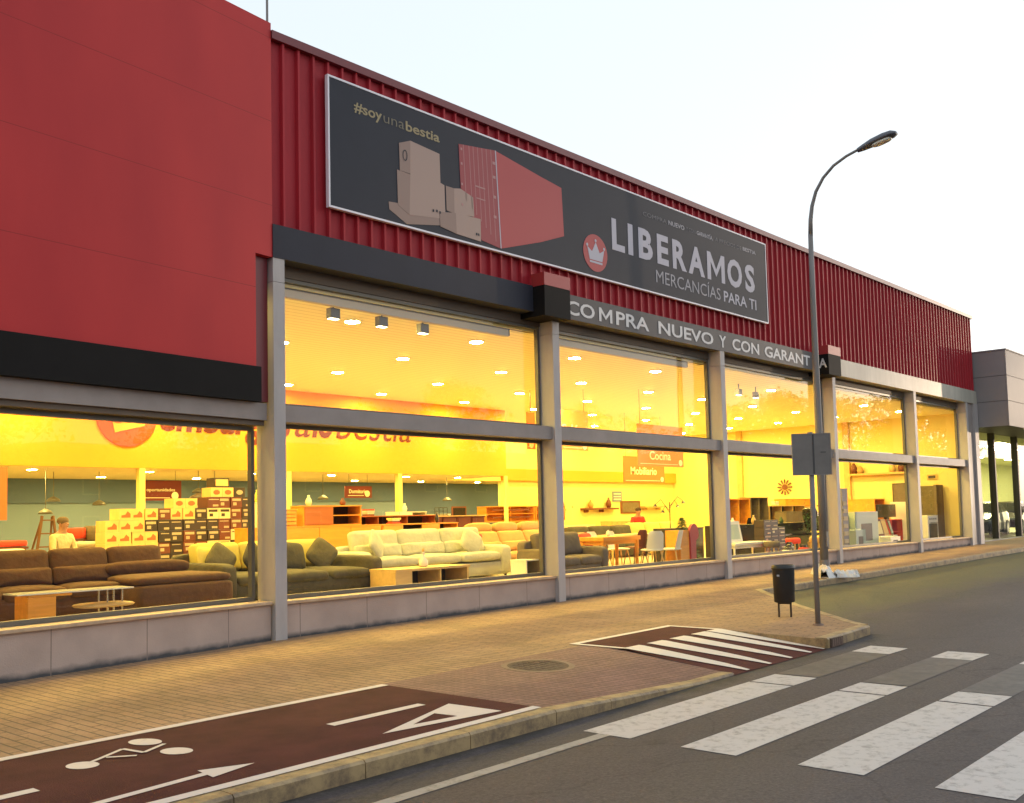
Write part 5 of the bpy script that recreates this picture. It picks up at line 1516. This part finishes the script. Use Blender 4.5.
# ================================================================== PEOPLE (seated, seen from far)
def person(label, x, y, rz, shirt, hair, lean=0.0, seat=.50, z=FZ):
    t = thing('person', label, 'person', (x, y, z), None, rz=rz)
    c_, s_ = math.cos(rz), math.sin(rz)
    def xf(p):
        a, b, c = p
        return (x + a * c_ - b * s_, y + a * s_ + b * c_, z + c)
    def skin(name, vs, es, rs, m, root=0, sub=2):
        me = bpy.data.meshes.new(name)
        me.from_pydata([xf(v) for v in vs], es, [])
        o = bpy.data.objects.new(name, me); C.objects.link(o)
        md = o.modifiers.new('skin', 'SKIN'); md.use_smooth_shade = True
        for i, r_ in enumerate(rs):
            me.skin_vertices[0].data[i].radius = (r_, r_) if not isinstance(r_, tuple) else r_
            me.skin_vertices[0].data[i].use_root = (i == root)
        o.modifiers.new('sub', 'SUBSURF').levels = sub; o.modifiers['sub'].render_levels = sub
        dg = bpy.context.evaluated_depsgraph_get()
        m2 = bpy.data.meshes.new_from_object(o.evaluated_get(dg))
        bpy.data.objects.remove(o)
        m2.name = name; m2.materials.clear(); m2.materials.append(MATS[m])
        o2 = bpy.data.objects.new(name, m2); C.objects.link(o2)
        o2.parent = t; o2.matrix_parent_inverse = t.matrix_basis.inverted()
        return o2
    S = seat
    L_ = lean
    # pelvis, waist, chest, neck, head, crown
    vs = [(0, 0, S + .08), (0, -.02 - L_ * .2, S + .26), (0, -.03 - L_ * .5, S + .45), (0, -.04 - L_ * .75, S + .58), (0, -.07 - L_ * .9, S + .68), (0, -.07 - L_, S + .78)]
    rs = [(.15, .11), (.13, .10), (.16, .11), .055, (.085, .10), (.06, .075)]
    es = [(0, 1), (1, 2), (2, 3), (3, 4), (4, 5)]
    for sx in (-1, 1):
        b = len(vs)
        vs += [(sx * .19, -.03 - L_ * .55, S + .47), (sx * .25, -.08 - L_ * .5, S + .24), (sx * .17, -.30 - L_ * .5, S + .17), (sx * .15, -.37 - L_ * .5, S + .17)]
        rs += [.062, .045, .032, (.036, .02)]
        es += [(2, b), (b, b + 1), (b + 1, b + 2), (b + 2, b + 3)]
        for k in range(4):
            f = len(vs)
            ox = sx * (.15 + (k - 1.5) * .019)
            ln = (.075, .09, .085, .065)[k]
            vs += [(ox, -.40 - L_ * .5, S + .168), (ox, -.40 - ln * .6 - L_ * .5, S + .158), (ox, -.40 - ln - L_ * .5, S + .138)]
            rs += [.009, .009, .007]
            es += [(b + 3, f), (f, f + 1), (f + 1, f + 2)]
        f = len(vs)
        vs += [(sx * .112, -.375 - L_ * .5, S + .16), (sx * .10, -.41 - L_ * .5, S + .155)]
        rs += [.011, .008]; es += [(b + 3, f), (f, f + 1)]
        b = len(vs)
        vs += [(sx * .10, -.05, S + .06), (sx * .13, -.44, S + .07), (sx * .14, -.42, .10), (sx * .15, -.47, .045), (sx * .15, -.60, .03)]
        rs += [.09, .062, .042, .04, .035]
        es += [(0, b), (b, b + 1), (b + 1, b + 2), (b + 2, b + 3), (b + 3, b + 4)]
    # nose and ears
    b = len(vs)
    hy = -.07 - L_ * .92
    body = skin('body', vs, es, rs, 'skin')
    MB(lambda a, b_, c: xf((a, b_, c))).pillow((0, hy - .105, S + .70), (.022, .03, .04), .8, nu=10, nv=8).build('nose', 'skin', body, smooth=True)
    for sx in (-1, 1):
        MB(lambda a, b_, c: xf((a, b_, c))).pillow((sx * .082, hy, S + .70), (.02, .035, .055), .8, nu=10, nv=8).build('ear', 'skin', body, smooth=True)
        MB(lambda a, b_, c: xf((a, b_, c))).pillow((sx * .03, hy - .088, S + .72), (.018, .012, .010), .8, nu=10, nv=6).build('eye', 'hair_dark', body, smooth=True)
    MB(lambda a, b_, c: xf((a, b_, c))).pillow((0, hy - .09, S + .66), (.045, .012, .010), .8, nu=10, nv=6).build('mouth', 'sign_maroon', body, smooth=True)
    MB(lambda a, b_, c: xf((a, b_, c))).pillow((0, hy + .025, S + .765), (.19, .20, .15), .9, nu=24, nv=12, e2=.9).build('hair', hair, t, smooth=True)
    sv = [(0, .0, S + .12), (0, -.02 - L_ * .2, S + .27), (0, -.03 - L_ * .5, S + .45), (0, -.035 - L_ * .68, S + .54)]
    sr_ = [(.165, .125), (.15, .118), (.175, .125), .075]
    se = [(0, 1), (1, 2), (2, 3)]
    for sx in (-1, 1):
        b = len(sv)
        sv += [(sx * .19, -.03 - L_ * .55, S + .47), (sx * .25, -.08 - L_ * .5, S + .24), (sx * .19, -.25 - L_ * .5, S + .18)]
        sr_ += [.078, .060, .045]
        se += [(2, b), (b, b + 1), (b + 1, b + 2)]
    skin('shirt', sv, se, sr_, shirt)
    tv = [(0, 0, S + .08)]; tr_ = [(.165, .12)]; te = []
    for sx in (-1, 1):
        b = len(tv)
        tv += [(sx * .10, -.05, S + .06), (sx * .13, -.44, S + .07), (sx * .14, -.42, .14)]
        tr_ += [.10, .075, .055]
        te += [(0, b), (b, b + 1), (b + 1, b + 2)]
    skin('trousers', tv, te, tr_, 'dark_trousers')
    st = thing('stool', 'round wooden stool under the ' + ' '.join(label.split()[:4]), 'stool', (x, y, z), None)
    MB().lathe([(.17, S - .04), (.18, S - .03), (.17, S)], (x, y, z - .02), 20).build('seat', 'oak', st)
    feet(st, [(x + .11, y + .11), (x - .11, y + .11), (x + .11, y - .11), (x - .11, y - .11)], z, z + S - .055, 'oak', .015)
    return t
person('person in cream shirt seated before the ladder behind the brown sofa', 7.86, 6.5, R(20), 'cream_shirt', 'hair_grey', .02, .60)
person('person in red shirt with dark hair seated behind the dining table', 27.9, 8.0, R(-30), 'red_shirt', 'hair_dark', .12, .62)

# ================================================================== SECOND TALL WINDOW: dining corner
sofa('grey brown armchair sofa cut off by the second steel column', 14.7, 16.55, .75, 1.7, 'grey_sofa', 2, seat=.42, back=.88, arm=.60, cat='armchair')
cushion('bright red orange square cushion in the chair behind the grey sofa', (17.75, 2.3, 1.02), (.55, .16, .36), 'red_cloth', -12, 10)
sofa('small tan armchair holding the red orange cushion', 17.15, 18.35, 2.1, 2.9, 'tan_sofa', 1, seat=.42, back=.82, arm=.58, cat='armchair')
table('orange wooden dining table with white chairs near the second tall window', 17.35, 18.75, 1.5, 2.2, FZ, .76, 'pine_orange', top=.09, leg=.05)
for i, (x, y, rz, lab) in enumerate(((18.45, 2.45, 0, 'white chair behind the left half of the dining table'), (19.0, 2.3, 6, 'white chair behind the right half of the dining table'),
        (18.62, 1.12, 150, 'white chair with high rounded back turned away right of the dining table'), (19.12, .95, 200, 'white chair nearest the pink headboard'))):
    chair(lab, x, y, R(rz), 'white_lacquer', 'oak')
table('pale oak table behind the white chairs', 19.6, 22.4, 2.9, 3.7, FZ, .74, 'oak', top=.05, leg=.035)
for i, (x, y, rz) in enumerate(((20.1, 2.6, 180), (20.9, 2.6, 170), (21.7, 2.6, 185))):
    chair(f'dark wooden chair tucked at the pale oak table, {ORD[i]} from the left', x, y, R(rz), 'choc_wood', 'choc_wood', group='dark chairs at the pale oak table')
sofa('dark olive grey sofa behind the dining area', 21.4, 24.9, 5.4, 6.3, 'olive_dark', 3, seat=.42, back=.9, arm=.58)
sofa('yellow sofa at the back right of the dining area', 24.6, 27.6, 5.6, 6.5, 'mustard', 3, seat=.42, back=.95, arm=.58)
t = thing('headboard_display', 'orange and pink display panel with rounded top near the third steel column', 'display', (19.6, .95, FZ))
B(19.30, 19.66, .80, 1.2, FZ, 1.20).build('side_panel', 'pine_orange', t)
MB().prism_y([(19.70, FZ), (19.92, FZ), (19.93, .95)] + [(19.86 + .19 * math.cos(a), 1.12 + .22 * math.sin(a)) for a in [R(q) for q in range(-30, 211, 20)]] + [(19.70, .95)], .78, .84).build('pink_panel', 'banner_red', t)
t = thing('christmas_tree', 'dark green artificial tree beside the pink panel', 'tree', (20.5, 1.3, FZ))
lf = MB()
rnd = random.Random(4)
for k in range(700):
    zz = rnd.random(); r_ = .42 * (1 - zz) * rnd.uniform(.5, 1) + .02; a = rnd.uniform(0, 6.28)
    p = Vector((20.25 + r_ * math.cos(a), 1.35 + r_ * math.sin(a), FZ + .18 + zz * .95))
    u = Vector((math.cos(a), math.sin(a), -.3)) * .06; v = Vector((-math.sin(a), math.cos(a), .2)) * .02
    lf.add([p - v, p + u, p + v, p - u * .4], [(0, 1, 2, 3)])
lf.build('crown', 'plant_green', t)
MB().tube([(20.25, 1.35, FZ), (20.25, 1.35, FZ + 1.1)], [.03, .01], 8).build('trunk', 'bark', t)
cabinet('dark glass fronted cabinet behind the artificial tree', 20.6, 22.1, 1.9, 2.4, FZ, 1.22, 'olive_dark', 'doors', 2, dm='black_gloss')
t = thing('arc_lamp', 'thin black arc floor lamp with small shades before the yellow wall', 'lamp', (23.2, 3.6, FZ))
MB().tube([(23.2, 3.6, FZ), (23.2, 3.6, 1.9)], .012, 8).build('pole', 'black_gloss', t)
for k, (dx, dz) in enumerate(((-.7, .12), (-.35, -.05), (.4, .10), (.7, .2))):
    MB().tube([(23.2, 3.6, 1.6 + k * .06), (23.2 + dx * .6, 3.6, 1.85 + dz), (23.2 + dx, 3.6, 1.72 + dz)], .008, 6).build('arm', 'black_gloss', t)
    MB().lathe([(.06, 0), (.02, .07)], (23.2 + dx, 3.6, 1.66 + dz), 12).build('shade', 'black_gloss', t)
MB().lathe([(.18, 0), (.18, .025)], (23.2, 3.6, FZ), 16).build('foot', 'black_gloss', t)
# shelves and goods on the inner wall
for i, (x0, x1, z, m_) in enumerate(((31.2, 33.4, 1.80, 'choc_wood'), (27.6, 29.2, 1.90, 'oak'), (35.3, 36.9, 1.85, 'oak'))):
    t = thing('wall_shelf', ('dark brown floating shelf below the blue notice', 'pale floating shelf left of the dark brown shelf', 'pale floating shelf near the corner post')[i], 'shelf', ((x0 + x1) / 2, 12.8, z), 'floating shelves')
    B(x0, x1, 12.7, 12.998, z, z + .07).build('board', m_, t)
    for q in range(2): B(x0 + .2 + q * 1.0, x0 + .24 + q * 1.0, 12.75, 12.99, z - .1, z - .001).build('bracket', m_, t)
t = thing('dark_picture', 'dark square picture above the person in the red shirt', 'picture', (35, 12.97, 2))
B(33.9, 35.3, 12.96, 12.998, 1.62, 2.15).build('frame', 'choc_wood', t); B(34.0, 35.2, 12.95, 12.959, 1.68, 2.08).build('canvas', 'grey_sofa', t)
t = thing('flower_vase', 'vase of pale flowers before the yellow inner wall', 'vase', (28.6, 10.5, FZ))
cabinet('pale sideboard carrying the vase of flowers', 25.8, 28.6, 10.3, 10.8, FZ, 1.25, 'pale_box', 'doors', 4)
MB().lathe([(.06, 0), (.10, .12), (.04, .26), (.06, .30)], (27.0, 10.55, 1.251), 16).build('vase', 'white_lacquer', t, smooth=True)
fl = MB()
for k in range(60):
    d = Vector((rnd.gauss(0, .15), rnd.gauss(0, .1), abs(rnd.gauss(.2, .12)))); p = Vector((27.0, 10.55, 1.55)) + d
    fl.add([p + Vector((-.05, 0, 0)), p + Vector((0, 0, .05)), p + Vector((.05, 0, 0)), p - Vector((0, 0, .05))], [(0, 1, 2, 3)])
fl.build('blossom', 'tan_sofa', t)
cabinet('orange chest of drawers before the yellow inner wall', 23.9, 25.6, 9.6, 10.1, FZ, 1.32, 'pine_orange', 'drawers', 3)
cabinet('pine cabinet right of the orange chest of drawers', 29.2, 31.0, 10.0, 10.5, FZ, 1.35, 'oak', 'doors', 3)

# ================================================================== THIRD TALL WINDOW
table('white dressing table near the third tall window', 22.1, 24.0, 1.0, 1.6, FZ, .46, 'white_lacquer', top=.06, leg=.03)
t = thing('mirror_frame', 'white tilted picture board on the white dressing table', 'picture', (22.75, 1.35, FZ + .46))
o_ = MB().box(-.28, .28, -.015, .015, 0, .55).build('frame', 'white_lacquer', t); 
o_.matrix_parent_inverse = Matrix(); o_.location = (0, 0, .002); o_.rotation_euler = (R(-12), 0, R(-8))
o2 = MB().box(-.2, .2, -.02, -.0155, .08, .46).build('print', 'pale_green_box', t); o2.matrix_parent_inverse = Matrix(); o2.location = (0, 0, .002); o2.rotation_euler = (R(-12), 0, R(-8))
cabinet('black low television bench behind the white dressing table', 24.0, 29.3, 2.5, 3.0, FZ, 1.22, 'black_gloss', 'doors', 6)
for r_ in range(5):
    for c_ in range(3):
        if r_ == 4 and c_ == 2: continue
        carton(f'dark appliance box in the window stack, {ORD[c_]} from the left, {ORD[r_]} row up', 24.55 + c_ * .40, 1.5, FZ + r_ * .20, .40, .20, .3, 'dark_box', 'pale_box' if (r_ % 2) else 'box_print', 'dark appliance boxes in the third tall window')
cabinet('orange open bookcase with dark shelf backs behind the third tall window', 28.8, 30.25, 5.0, 5.4, FZ, 2.02, 'pine_orange', 'open', 2)
cabinet('tall dark cabinet right of the orange bookcase', 30.3, 31.5, 5.0, 5.4, FZ, 2.06, 'grey_sofa', 'open', 2)
cabinet('low pale wall unit under the sun clock', 31.6, 34.3, 5.0, 5.4, FZ, 1.77, 'oak', 'open', 3)
cabinet('dark chest beside the pale wall unit', 30.8, 32.6, 4.0, 4.4, FZ, 1.56, 'grey_sofa', 'doors', 2)
cabinet('orange hanging cupboard on the right wall behind the sign post', 33.7, 35.8, 5.45, 5.9, 1.72, 2.02, 'pine_orange', 'doors', 2)
cabinet('tall cream cupboard carrying the orange hanging cupboard', 33.75, 35.75, 5.5, 5.9, FZ, 1.718, 'pale_box', 'doors', 3)
t = thing('sun_clock', 'round black sun shaped clock on the right yellow wall', 'clock', (37.98, 7.6, 2.55))
ck = MB(lambda a, b, c: (37.97 - b, 7.6 - a, 2.55 + c))
ck.prism_y([(.12 * math.cos(k * .3927), .12 * math.sin(k * .3927)) for k in range(16)], 0, .03)
ckf = ck.build('face', 'choc_wood', t)
for k in range(12):
    a = k * math.pi / 6
    rk = MB(lambda a_, b, c: (37.97 - b, 7.6 - a_, 2.55 + c))
    rk.tube([(.15 * math.cos(a), .015, .15 * math.sin(a)), (.32 * math.cos(a), .015, .32 * math.sin(a))], [.02, .035], 6)
    rk.build('ray', 'choc_wood', t)
for i, (x, y, z, m_) in enumerate(((24.9, 1.0, .22, 'olive_dark'), (25.25, 1.15, .25, 'pale_green_box'), (25.6, .9, .2, 'red_cloth'), (24.55, .85, .18, 'white_lacquer'))):
    t = thing('toy_vehicle', ('dark toy quad', 'pale green toy car', 'red toy car', 'small white toy car')[i] + ' on the floor by the third tall window', 'toy', (x, y, FZ))
    MB().pillow((x, y, FZ + z * .7), (.34, .22, z * .9), .5, nu=20, nv=8).build('body', m_, t, smooth=True)
    MB().pillow((x + .03, y, FZ + z * 1.25), (.16, .16, z * .6), .6, nu=16, nv=8).build('cab', 'black_gloss', t, smooth=True)
    for a in (-.1, .1):
        for b in (-.12, .12):
            MB().tube([(x + a, y + b - .015, FZ + .05), (x + a, y + b + .015, FZ + .05)], .05, 12).build('wheel', 'tyre', t)
t = thing('red_rug', 'red rug under the toys by the third tall window', 'rug', (24.8, 1.1, FZ))
B(23.2, 25.85, .7, 1.3, FZ + .002, FZ + .012).build('pile', 'red_cloth', t)
t = thing('office_chair', 'black office chair with tilted tall back behind the appliance boxes', 'chair', (27.3, 2.9, FZ))
o_ = MB().pillow((28.9, 2.2, 1.30), (.12, .5, .75), .4, rot=Matrix.Rotation(R(-22), 3, 'Y'), nu=20, nv=10).build('backrest', 'black_gloss', t, smooth=True)
MB().pillow((29.15, 2.2, .85), (.5, .5, .1), .5, nu=20, nv=8).build('seat', 'black_gloss', t, smooth=True)
MB().tube([(29.15, 2.2, FZ + .06), (29.15, 2.2, .82)], .03, 8).build('column', 'chrome', t)
for k in range(5):
    a = k * 1.2566
    MB().tube([(29.15, 2.2, FZ + .08), (29.15 + .28 * math.cos(a), 2.2 + .28 * math.sin(a), FZ + .04)], .02, 6).build('base_arm', 'chrome', t)

# ================================================================== FOURTH AND FIFTH WINDOWS
t = thing('tall_display', 'tall narrow grey display stand right behind the fourth steel column', 'display', (27.0, .9, FZ))
B(28.1, 28.5, .85, 1.1, FZ + .03, 2.2).build('panel', 'panel_grey', t); B(28.0, 28.55, .8, 1.15, FZ, FZ + .028).build('foot', 'panel_grey', t)
for k in range(6): B(28.15, 28.42, .83, .849, .6 + k * .22, .72 + k * .22).build('leaflet', 'box_print', t)
for i, (x0, x1, y, z1, m_) in enumerate(((28.75, 29.45, .75, .97, 'pale_green_box'), (29.55, 31.3, 1.1, 1.50, 'pale_green_box'), (29.0, 29.6, 1.3, 1.40, 'plant_green'), (31.5, 32.3, .8, .68, 'white_lacquer'))):
    t = thing('appliance_box', ('small pale appliance box with dark print beside the tall display', 'large pale green appliance box with dark picture in the fourth tall window', 'dark green box behind the small pale appliance box', 'low white box at the right of the fourth tall window')[i], 'box', ((x0 + x1) / 2, y, FZ))
    B(x0, x1, y, y + .35, FZ, z1).build('box', m_, t)
    B(x0 + (x1 - x0) * .25, x0 + (x1 - x0) * .72, y - .004, y - .001, FZ + (z1 - FZ) * .22, FZ + (z1 - FZ) * .68).build('picture_print', 'dark_box', t)
t = thing('potted_plant', 'small dark leafy plant in a brown pot behind the pale boxes', 'plant', (27.55, 1.6, FZ))
lf = MB()
for k in range(200):
    d = Vector((rnd.gauss(0, .13), rnd.gauss(0, .13), rnd.gauss(0, .2))); p = Vector((27.9, 1.7, 1.25)) + d
    u = Vector((rnd.gauss(0, 1), rnd.gauss(0, 1), rnd.gauss(0, 1))).normalized() * .05; v = u.cross(Vector((.3, .5, .8))).normalized() * .025
    lf.add([p - u, p + v, p + u, p - v], [(0, 1, 2, 3)])
lf.build('foliage', 'plant_green', t)
MB().lathe([(.12, 0), (.17, .3)], (27.9, 1.7, FZ), 16).build('pot', 'plant_pot', t)
MB().tube([(27.9, 1.7, .6), (27.9, 1.7, 1.25)], .015, 6).build('stem', 'bark', t)
t = thing('television', 'large black television hanging on the right wall of the fourth window', 'television', (37.9, 2.9, 2.2))
B(37.9, 37.998, 2.3, 3.15, 1.80, 2.52).build('screen', 'black_gloss', t); B(37.89, 37.899, 2.33, 3.12, 1.83, 2.49).build('glass', 'grey_sofa', t)
t = thing('wall_shelf', 'long pale shelf with ornaments high on the right wall', 'shelf', (37.8, 4, 3.0), 'floating shelves')
B(37.7, 37.998, 2.3, 4.75, 2.88, 2.95).build('board', 'oak', t)
for k, (y, h_, m_) in enumerate(((4.6, .42, 'choc_wood'), (4.35, .3, 'tan_sofa'), (3.1, .36, 'oak'), (2.75, .42, 'choc_wood'))):
    o = thing('ornament', ('brown ornament box at the left end of the high shelf', 'tan ornament beside the brown one on the high shelf', 'square oak ornament on the high shelf', 'round dark ornament on the high shelf')[k], 'ornament', (37.85, y, 3.0))
    MB().lathe([(.10, 0), (.13, h_ * .4), (.09, h_ * .8), (.03, h_)], (37.85, y, 2.952), 14).build('vessel', m_, o, smooth=True)
    MB().lathe([(.11, 0), (.11, .015)], (37.85, y, 2.951), 12).build('foot', m_, o)
cabinet('orange wall unit below the black television', 36.9, 37.85, 3.45, 4.7, FZ, 1.95, 'pine_orange', 'open', 1, hole='chestnut')
cabinet('low orange cupboard with red inside beneath the television', 36.6, 37.8, 1.9, 3.0, FZ, 1.15, 'pine_orange', 'open', 2, hole='red_cloth')
t = thing('monitor', 'black monitor on the low orange cupboard', 'monitor', (34.5, 1.9, FZ))
cabinet('red fronted desk unit under the black monitor', 33.0, 34.9, 1.7, 2.2, FZ, 1.20, 'red_cloth', 'mixed', 2)
B(33.15, 34.75, 1.85, 1.9, 1.28, 1.72).build('screen', 'black_gloss', t); B(33.85, 34.05, 1.82, 1.93, 1.201, 1.279).build('stand', 'black_gloss', t)
for i in range(3):
    t = thing('tilted_picture', f'framed print leaning by the glass, {ORD[i]} from the left in the fourth tall window', 'picture', (32.1 + i * .5, 1.35, FZ), 'leaning framed prints')
    o_ = MB().box(-.2, .2, -.012, .012, 0, .55).build('frame', ('choc_wood', 'oak', 'grey_sofa')[i], t); o_.matrix_parent_inverse = Matrix(); o_.location = (0, 0, .35); o_.rotation_euler = (R(-15), 0, R(-12 + i * 12))
    o_ = MB().box(-.15, .15, -.016, -.0125, .06, .48).build('print', ('pale_box', 'shoe_box', 'pale_green_box')[i], t); o_.matrix_parent_inverse = Matrix(); o_.location = (0, 0, .35); o_.rotation_euler = (R(-15), 0, R(-12 + i * 12))
    B(31.9 + i * .5, 32.3 + i * .5, 1.27, 1.55, FZ, .699).build('plinth', 'white_lacquer', t)
t = thing('office_door', 'open dark doorway with grey frame in the right wall of the last window', 'door', (37.95, 1.5, FZ))
B(37.9, 37.998, 1.40, 2.10, FZ, 2.38).build('leaf', 'olive_sofa', t); B(37.2, 37.899, 1.28, 1.38, FZ, 2.40).build('jamb', 'grey_sofa', t)
t = thing('exit_sign', 'small exit sign above the dark doorway', 'sign', (37.95, 1.2, 2.6))
B(37.94, 37.998, 1.5, 1.85, 2.62, 2.80).build('box', 'oak', t); B(37.93, 37.939, 1.55, 1.80, 2.66, 2.76).build('pictogram', 'dark_box', t)
t = thing('oven', 'white free standing oven with dark glass door in the last window', 'oven', (34.2, 1.0, FZ))
B(35.1, 36.1, .9, 1.5, FZ, 1.30).build('body', 'white_lacquer', t, bevel=.01)
B(35.22, 35.98, .885, .899, .50, 1.02).build('oven_door', 'black_gloss', t); B(35.25, 35.95, .86, .875, 1.04, 1.06).build('handle', 'chrome', t)
for k in range(4): MB().tube([(35.3 + k * .19, .88, 1.18), (35.3 + k * .19, .9, 1.18)], .03, 10).build('knob', 'spot_body', t)
t = thing('fridge', 'tall white fridge behind the free standing oven', 'fridge', (33.5, 1.7, FZ))
B(34.9, 35.45, 1.55, 2.1, FZ, 1.80).build('cabinet_body', 'white_lacquer', t, bevel=.01); B(34.92, 35.43, 1.52, 1.549, 1.1, 1.78).build('upper_door', 'pale_green_box', t); B(34.92, 35.43, 1.52, 1.549, FZ + .02, 1.08).build('lower_door', 'white_lacquer', t)

# ================================================================== UNSEEN BUILDINGS ADDED ACROSS THE STREET (to block low sky in the panes)
def block(label, x0, x1, y0, y1, h, wallm, nfl):
    t = thing('added_reflection_block', label, 'building', ((x0 + x1) / 2, (y0 + y1) / 2, 0), 'unseen buildings added for the reflections')
    B(x0, x1, y0, y1, -.5, h).build('wall', wallm, t)
    B(x0 - .3, x1 + .3, y0 - .3, y1 + .3, h + .001, h + .4).build('roof', 'roof_grey', t)
    n_ = max(2, int((x1 - x0) / 6))
    for f_ in range(nfl):
        for k in range(n_):
            xx = x0 + (x1 - x0) * (k + .5) / n_
            zz = 1.0 + f_ * 3.0
            q = B(xx - .8, xx + .8, y1 + .001, y1 + .05, zz, zz + 1.4).build('window', 'white_lacquer', t)
            B(xx - .7, xx + .7, y1 + .051, y1 + .06, zz + .1, zz + 1.3).build('pane', 'black_gloss', q)
mat('ochre_render', (0.30, 0.22, 0.14), 0.9); mat('brick_render', (0.22, 0.12, 0.08), 0.9)
block('unseen low ochre building added behind the trees, darkening the first tall window reflection', 4, 44, -66, -54, 6.2, 'ochre_render', 2)
block('unseen brick building added behind the trees, darkening the second tall window reflection', 46, 92, -70, -54, 7.5, 'brick_render', 2)
block('unseen long ochre building added across the road, darkening the third tall window reflection', 96, 160, -84, -62, 9.0, 'ochre_render', 3)
block('unseen long brick building added far across the road, darkening the last window reflections', 164, 250, -100, -72, 12.0, 'brick_render', 4)
block('unseen far ochre building added down the road, darkening the showroom glass reflection', 262, 360, -140, -84, 16.0, 'ochre_render', 5)

# ================================================================== SMALL PIECES ON THE FURNITURE
def vase(label, x, y, z, h, m, r=.07):
    t = thing('vase', label, 'vase', (x, y, z), 'vases and jars on the furniture')
    MB().lathe([(r * .6, 0), (r, h * .3), (r * .8, h * .6), (r * .3, h * .85), (r * .4, h)], (x, y, z + .001), 16).build('vessel', m, t, smooth=True)
    MB().lathe([(r * .65, -.001), (r * .65, .012)], (x, y, z + .001), 14).build('foot_ring', m, t)
vase('pale jar on top of the orange television cabinet', 12.7, 5.7, 1.93, .22, 'white_lacquer')
vase('dark jar on the right end of the orange television cabinet', 13.6, 5.7, 1.93, .16, 'choc_wood')
vase('tall yellow vase on the tall pale yellow cabinet', 12.7, 7.6, 2.05, .28, 'mustard')
vase('small white jar on the tall pale yellow cabinet', 13.0, 7.6, 2.05, .16, 'white_lacquer', .09)
vase('dark slim vase on the orange television table', 16.4, 5.7, 1.50, .25, 'black_gloss', .05)
vase('white vase on the white cabinet with square holes', 17.8, 8.4, 1.80, .22, 'white_lacquer')
vase('tan jar on the dark brown floating shelf', 31.7, 12.85, 1.87, .32, 'tan_sofa', .12)
vase('dark narrow jar on the right of the dark brown floating shelf', 32.9, 12.85, 1.87, .42, 'choc_wood', .12)
vase('white jar on the black television bench', 25.0, 2.7, 1.22, .2, 'white_lacquer')
vase('oak jar on the black television bench', 26.2, 2.7, 1.22, .26, 'oak')
vase('green jar at the right of the black television bench', 27.9, 2.7, 1.22, .18, 'plant_green')
vase('white vase on the yellow oak dining table', 18.0, 1.85, FZ + .76, .14, 'white_lacquer', .05)
def books(label, x, y, z, n, seed):
    t = thing('book_stack', label, 'books', (x, y, z), 'stacks of books')
    r_ = random.Random(seed)
    zz = z
    for k in range(n):
        w2, d2, h2 = r_.uniform(.2, .28), r_.uniform(.15, .2), r_.uniform(.025, .045)
        B(x - w2 / 2, x + w2 / 2, y - d2 / 2, y + d2 / 2, zz + .001, zz + h2).build('book', r_.choice(['red_cloth', 'white_lacquer', 'choc_wood', 'pale_green_box', 'shoe_box']), t)
        zz += h2
books('stack of books on the chestnut television bench', 15.6, 7.25, 1.70, 5, 1)
books('stack of books on the orange television table', 15.1, 5.75, 1.50, 4, 2)
books('stack of books on the low pale wall unit under the clock', 32.4, 5.2, 1.77, 4, 3)
books('stack of books left on the black television bench', 24.5, 2.7, 1.22, 5, 4)
def stool(label, x, y, m):
    t = thing('stool', label, 'stool', (x, y, FZ), 'upholstered stools')
    MB().lathe([(.20, .30), (.22, .34), (.22, .42), (.18, .46)], (x, y, FZ), 20).build('seat', m, t, smooth=True)
    feet(t, [(x + .12, y + .12), (x - .12, y + .12), (x + .12, y - .12), (x - .12, y - .12)], FZ, FZ + .31, 'oak', .018)
stool('round grey stool before the white dressing table', 23.6, .8, 'grey_sofa')
stool('round red stool behind the toys', 26.4, 1.6, 'red_cloth')
stool('round tan stool beside the potted plant', 27.3, 1.3, 'tan_sofa')
for i, (x, y, m_) in enumerate(((25.9, 3.6, 'olive_dark'), (27.2, 3.6, 'black_gloss'), (31.7, 2.6, 'choc_wood'), (33.2, 3.2, 'tan_sofa'))):
    chair(f'upholstered desk chair, {ORD[i]} of four from the left behind the last windows', x, y, R(160 + 25 * i), m_, 'chrome', group='desk chairs in the last windows', h=1.05)
t = thing('drain_grate', 'small dark grey drain grate in the kerb face at the island corner', 'drain', (11.85, -6.14, g(11.8) - .1))
B(11.72, 12.05, -6.150, -6.120, g(11.8) - .118, g(11.8) - .008).build('frame', 'iron', t)
for k in range(5): B(11.745 + k * .06, 11.775 + k * .06, -6.156, -6.1505, g(11.8) - .105, g(11.8) - .02).build('bar', 'iron_ring', t)
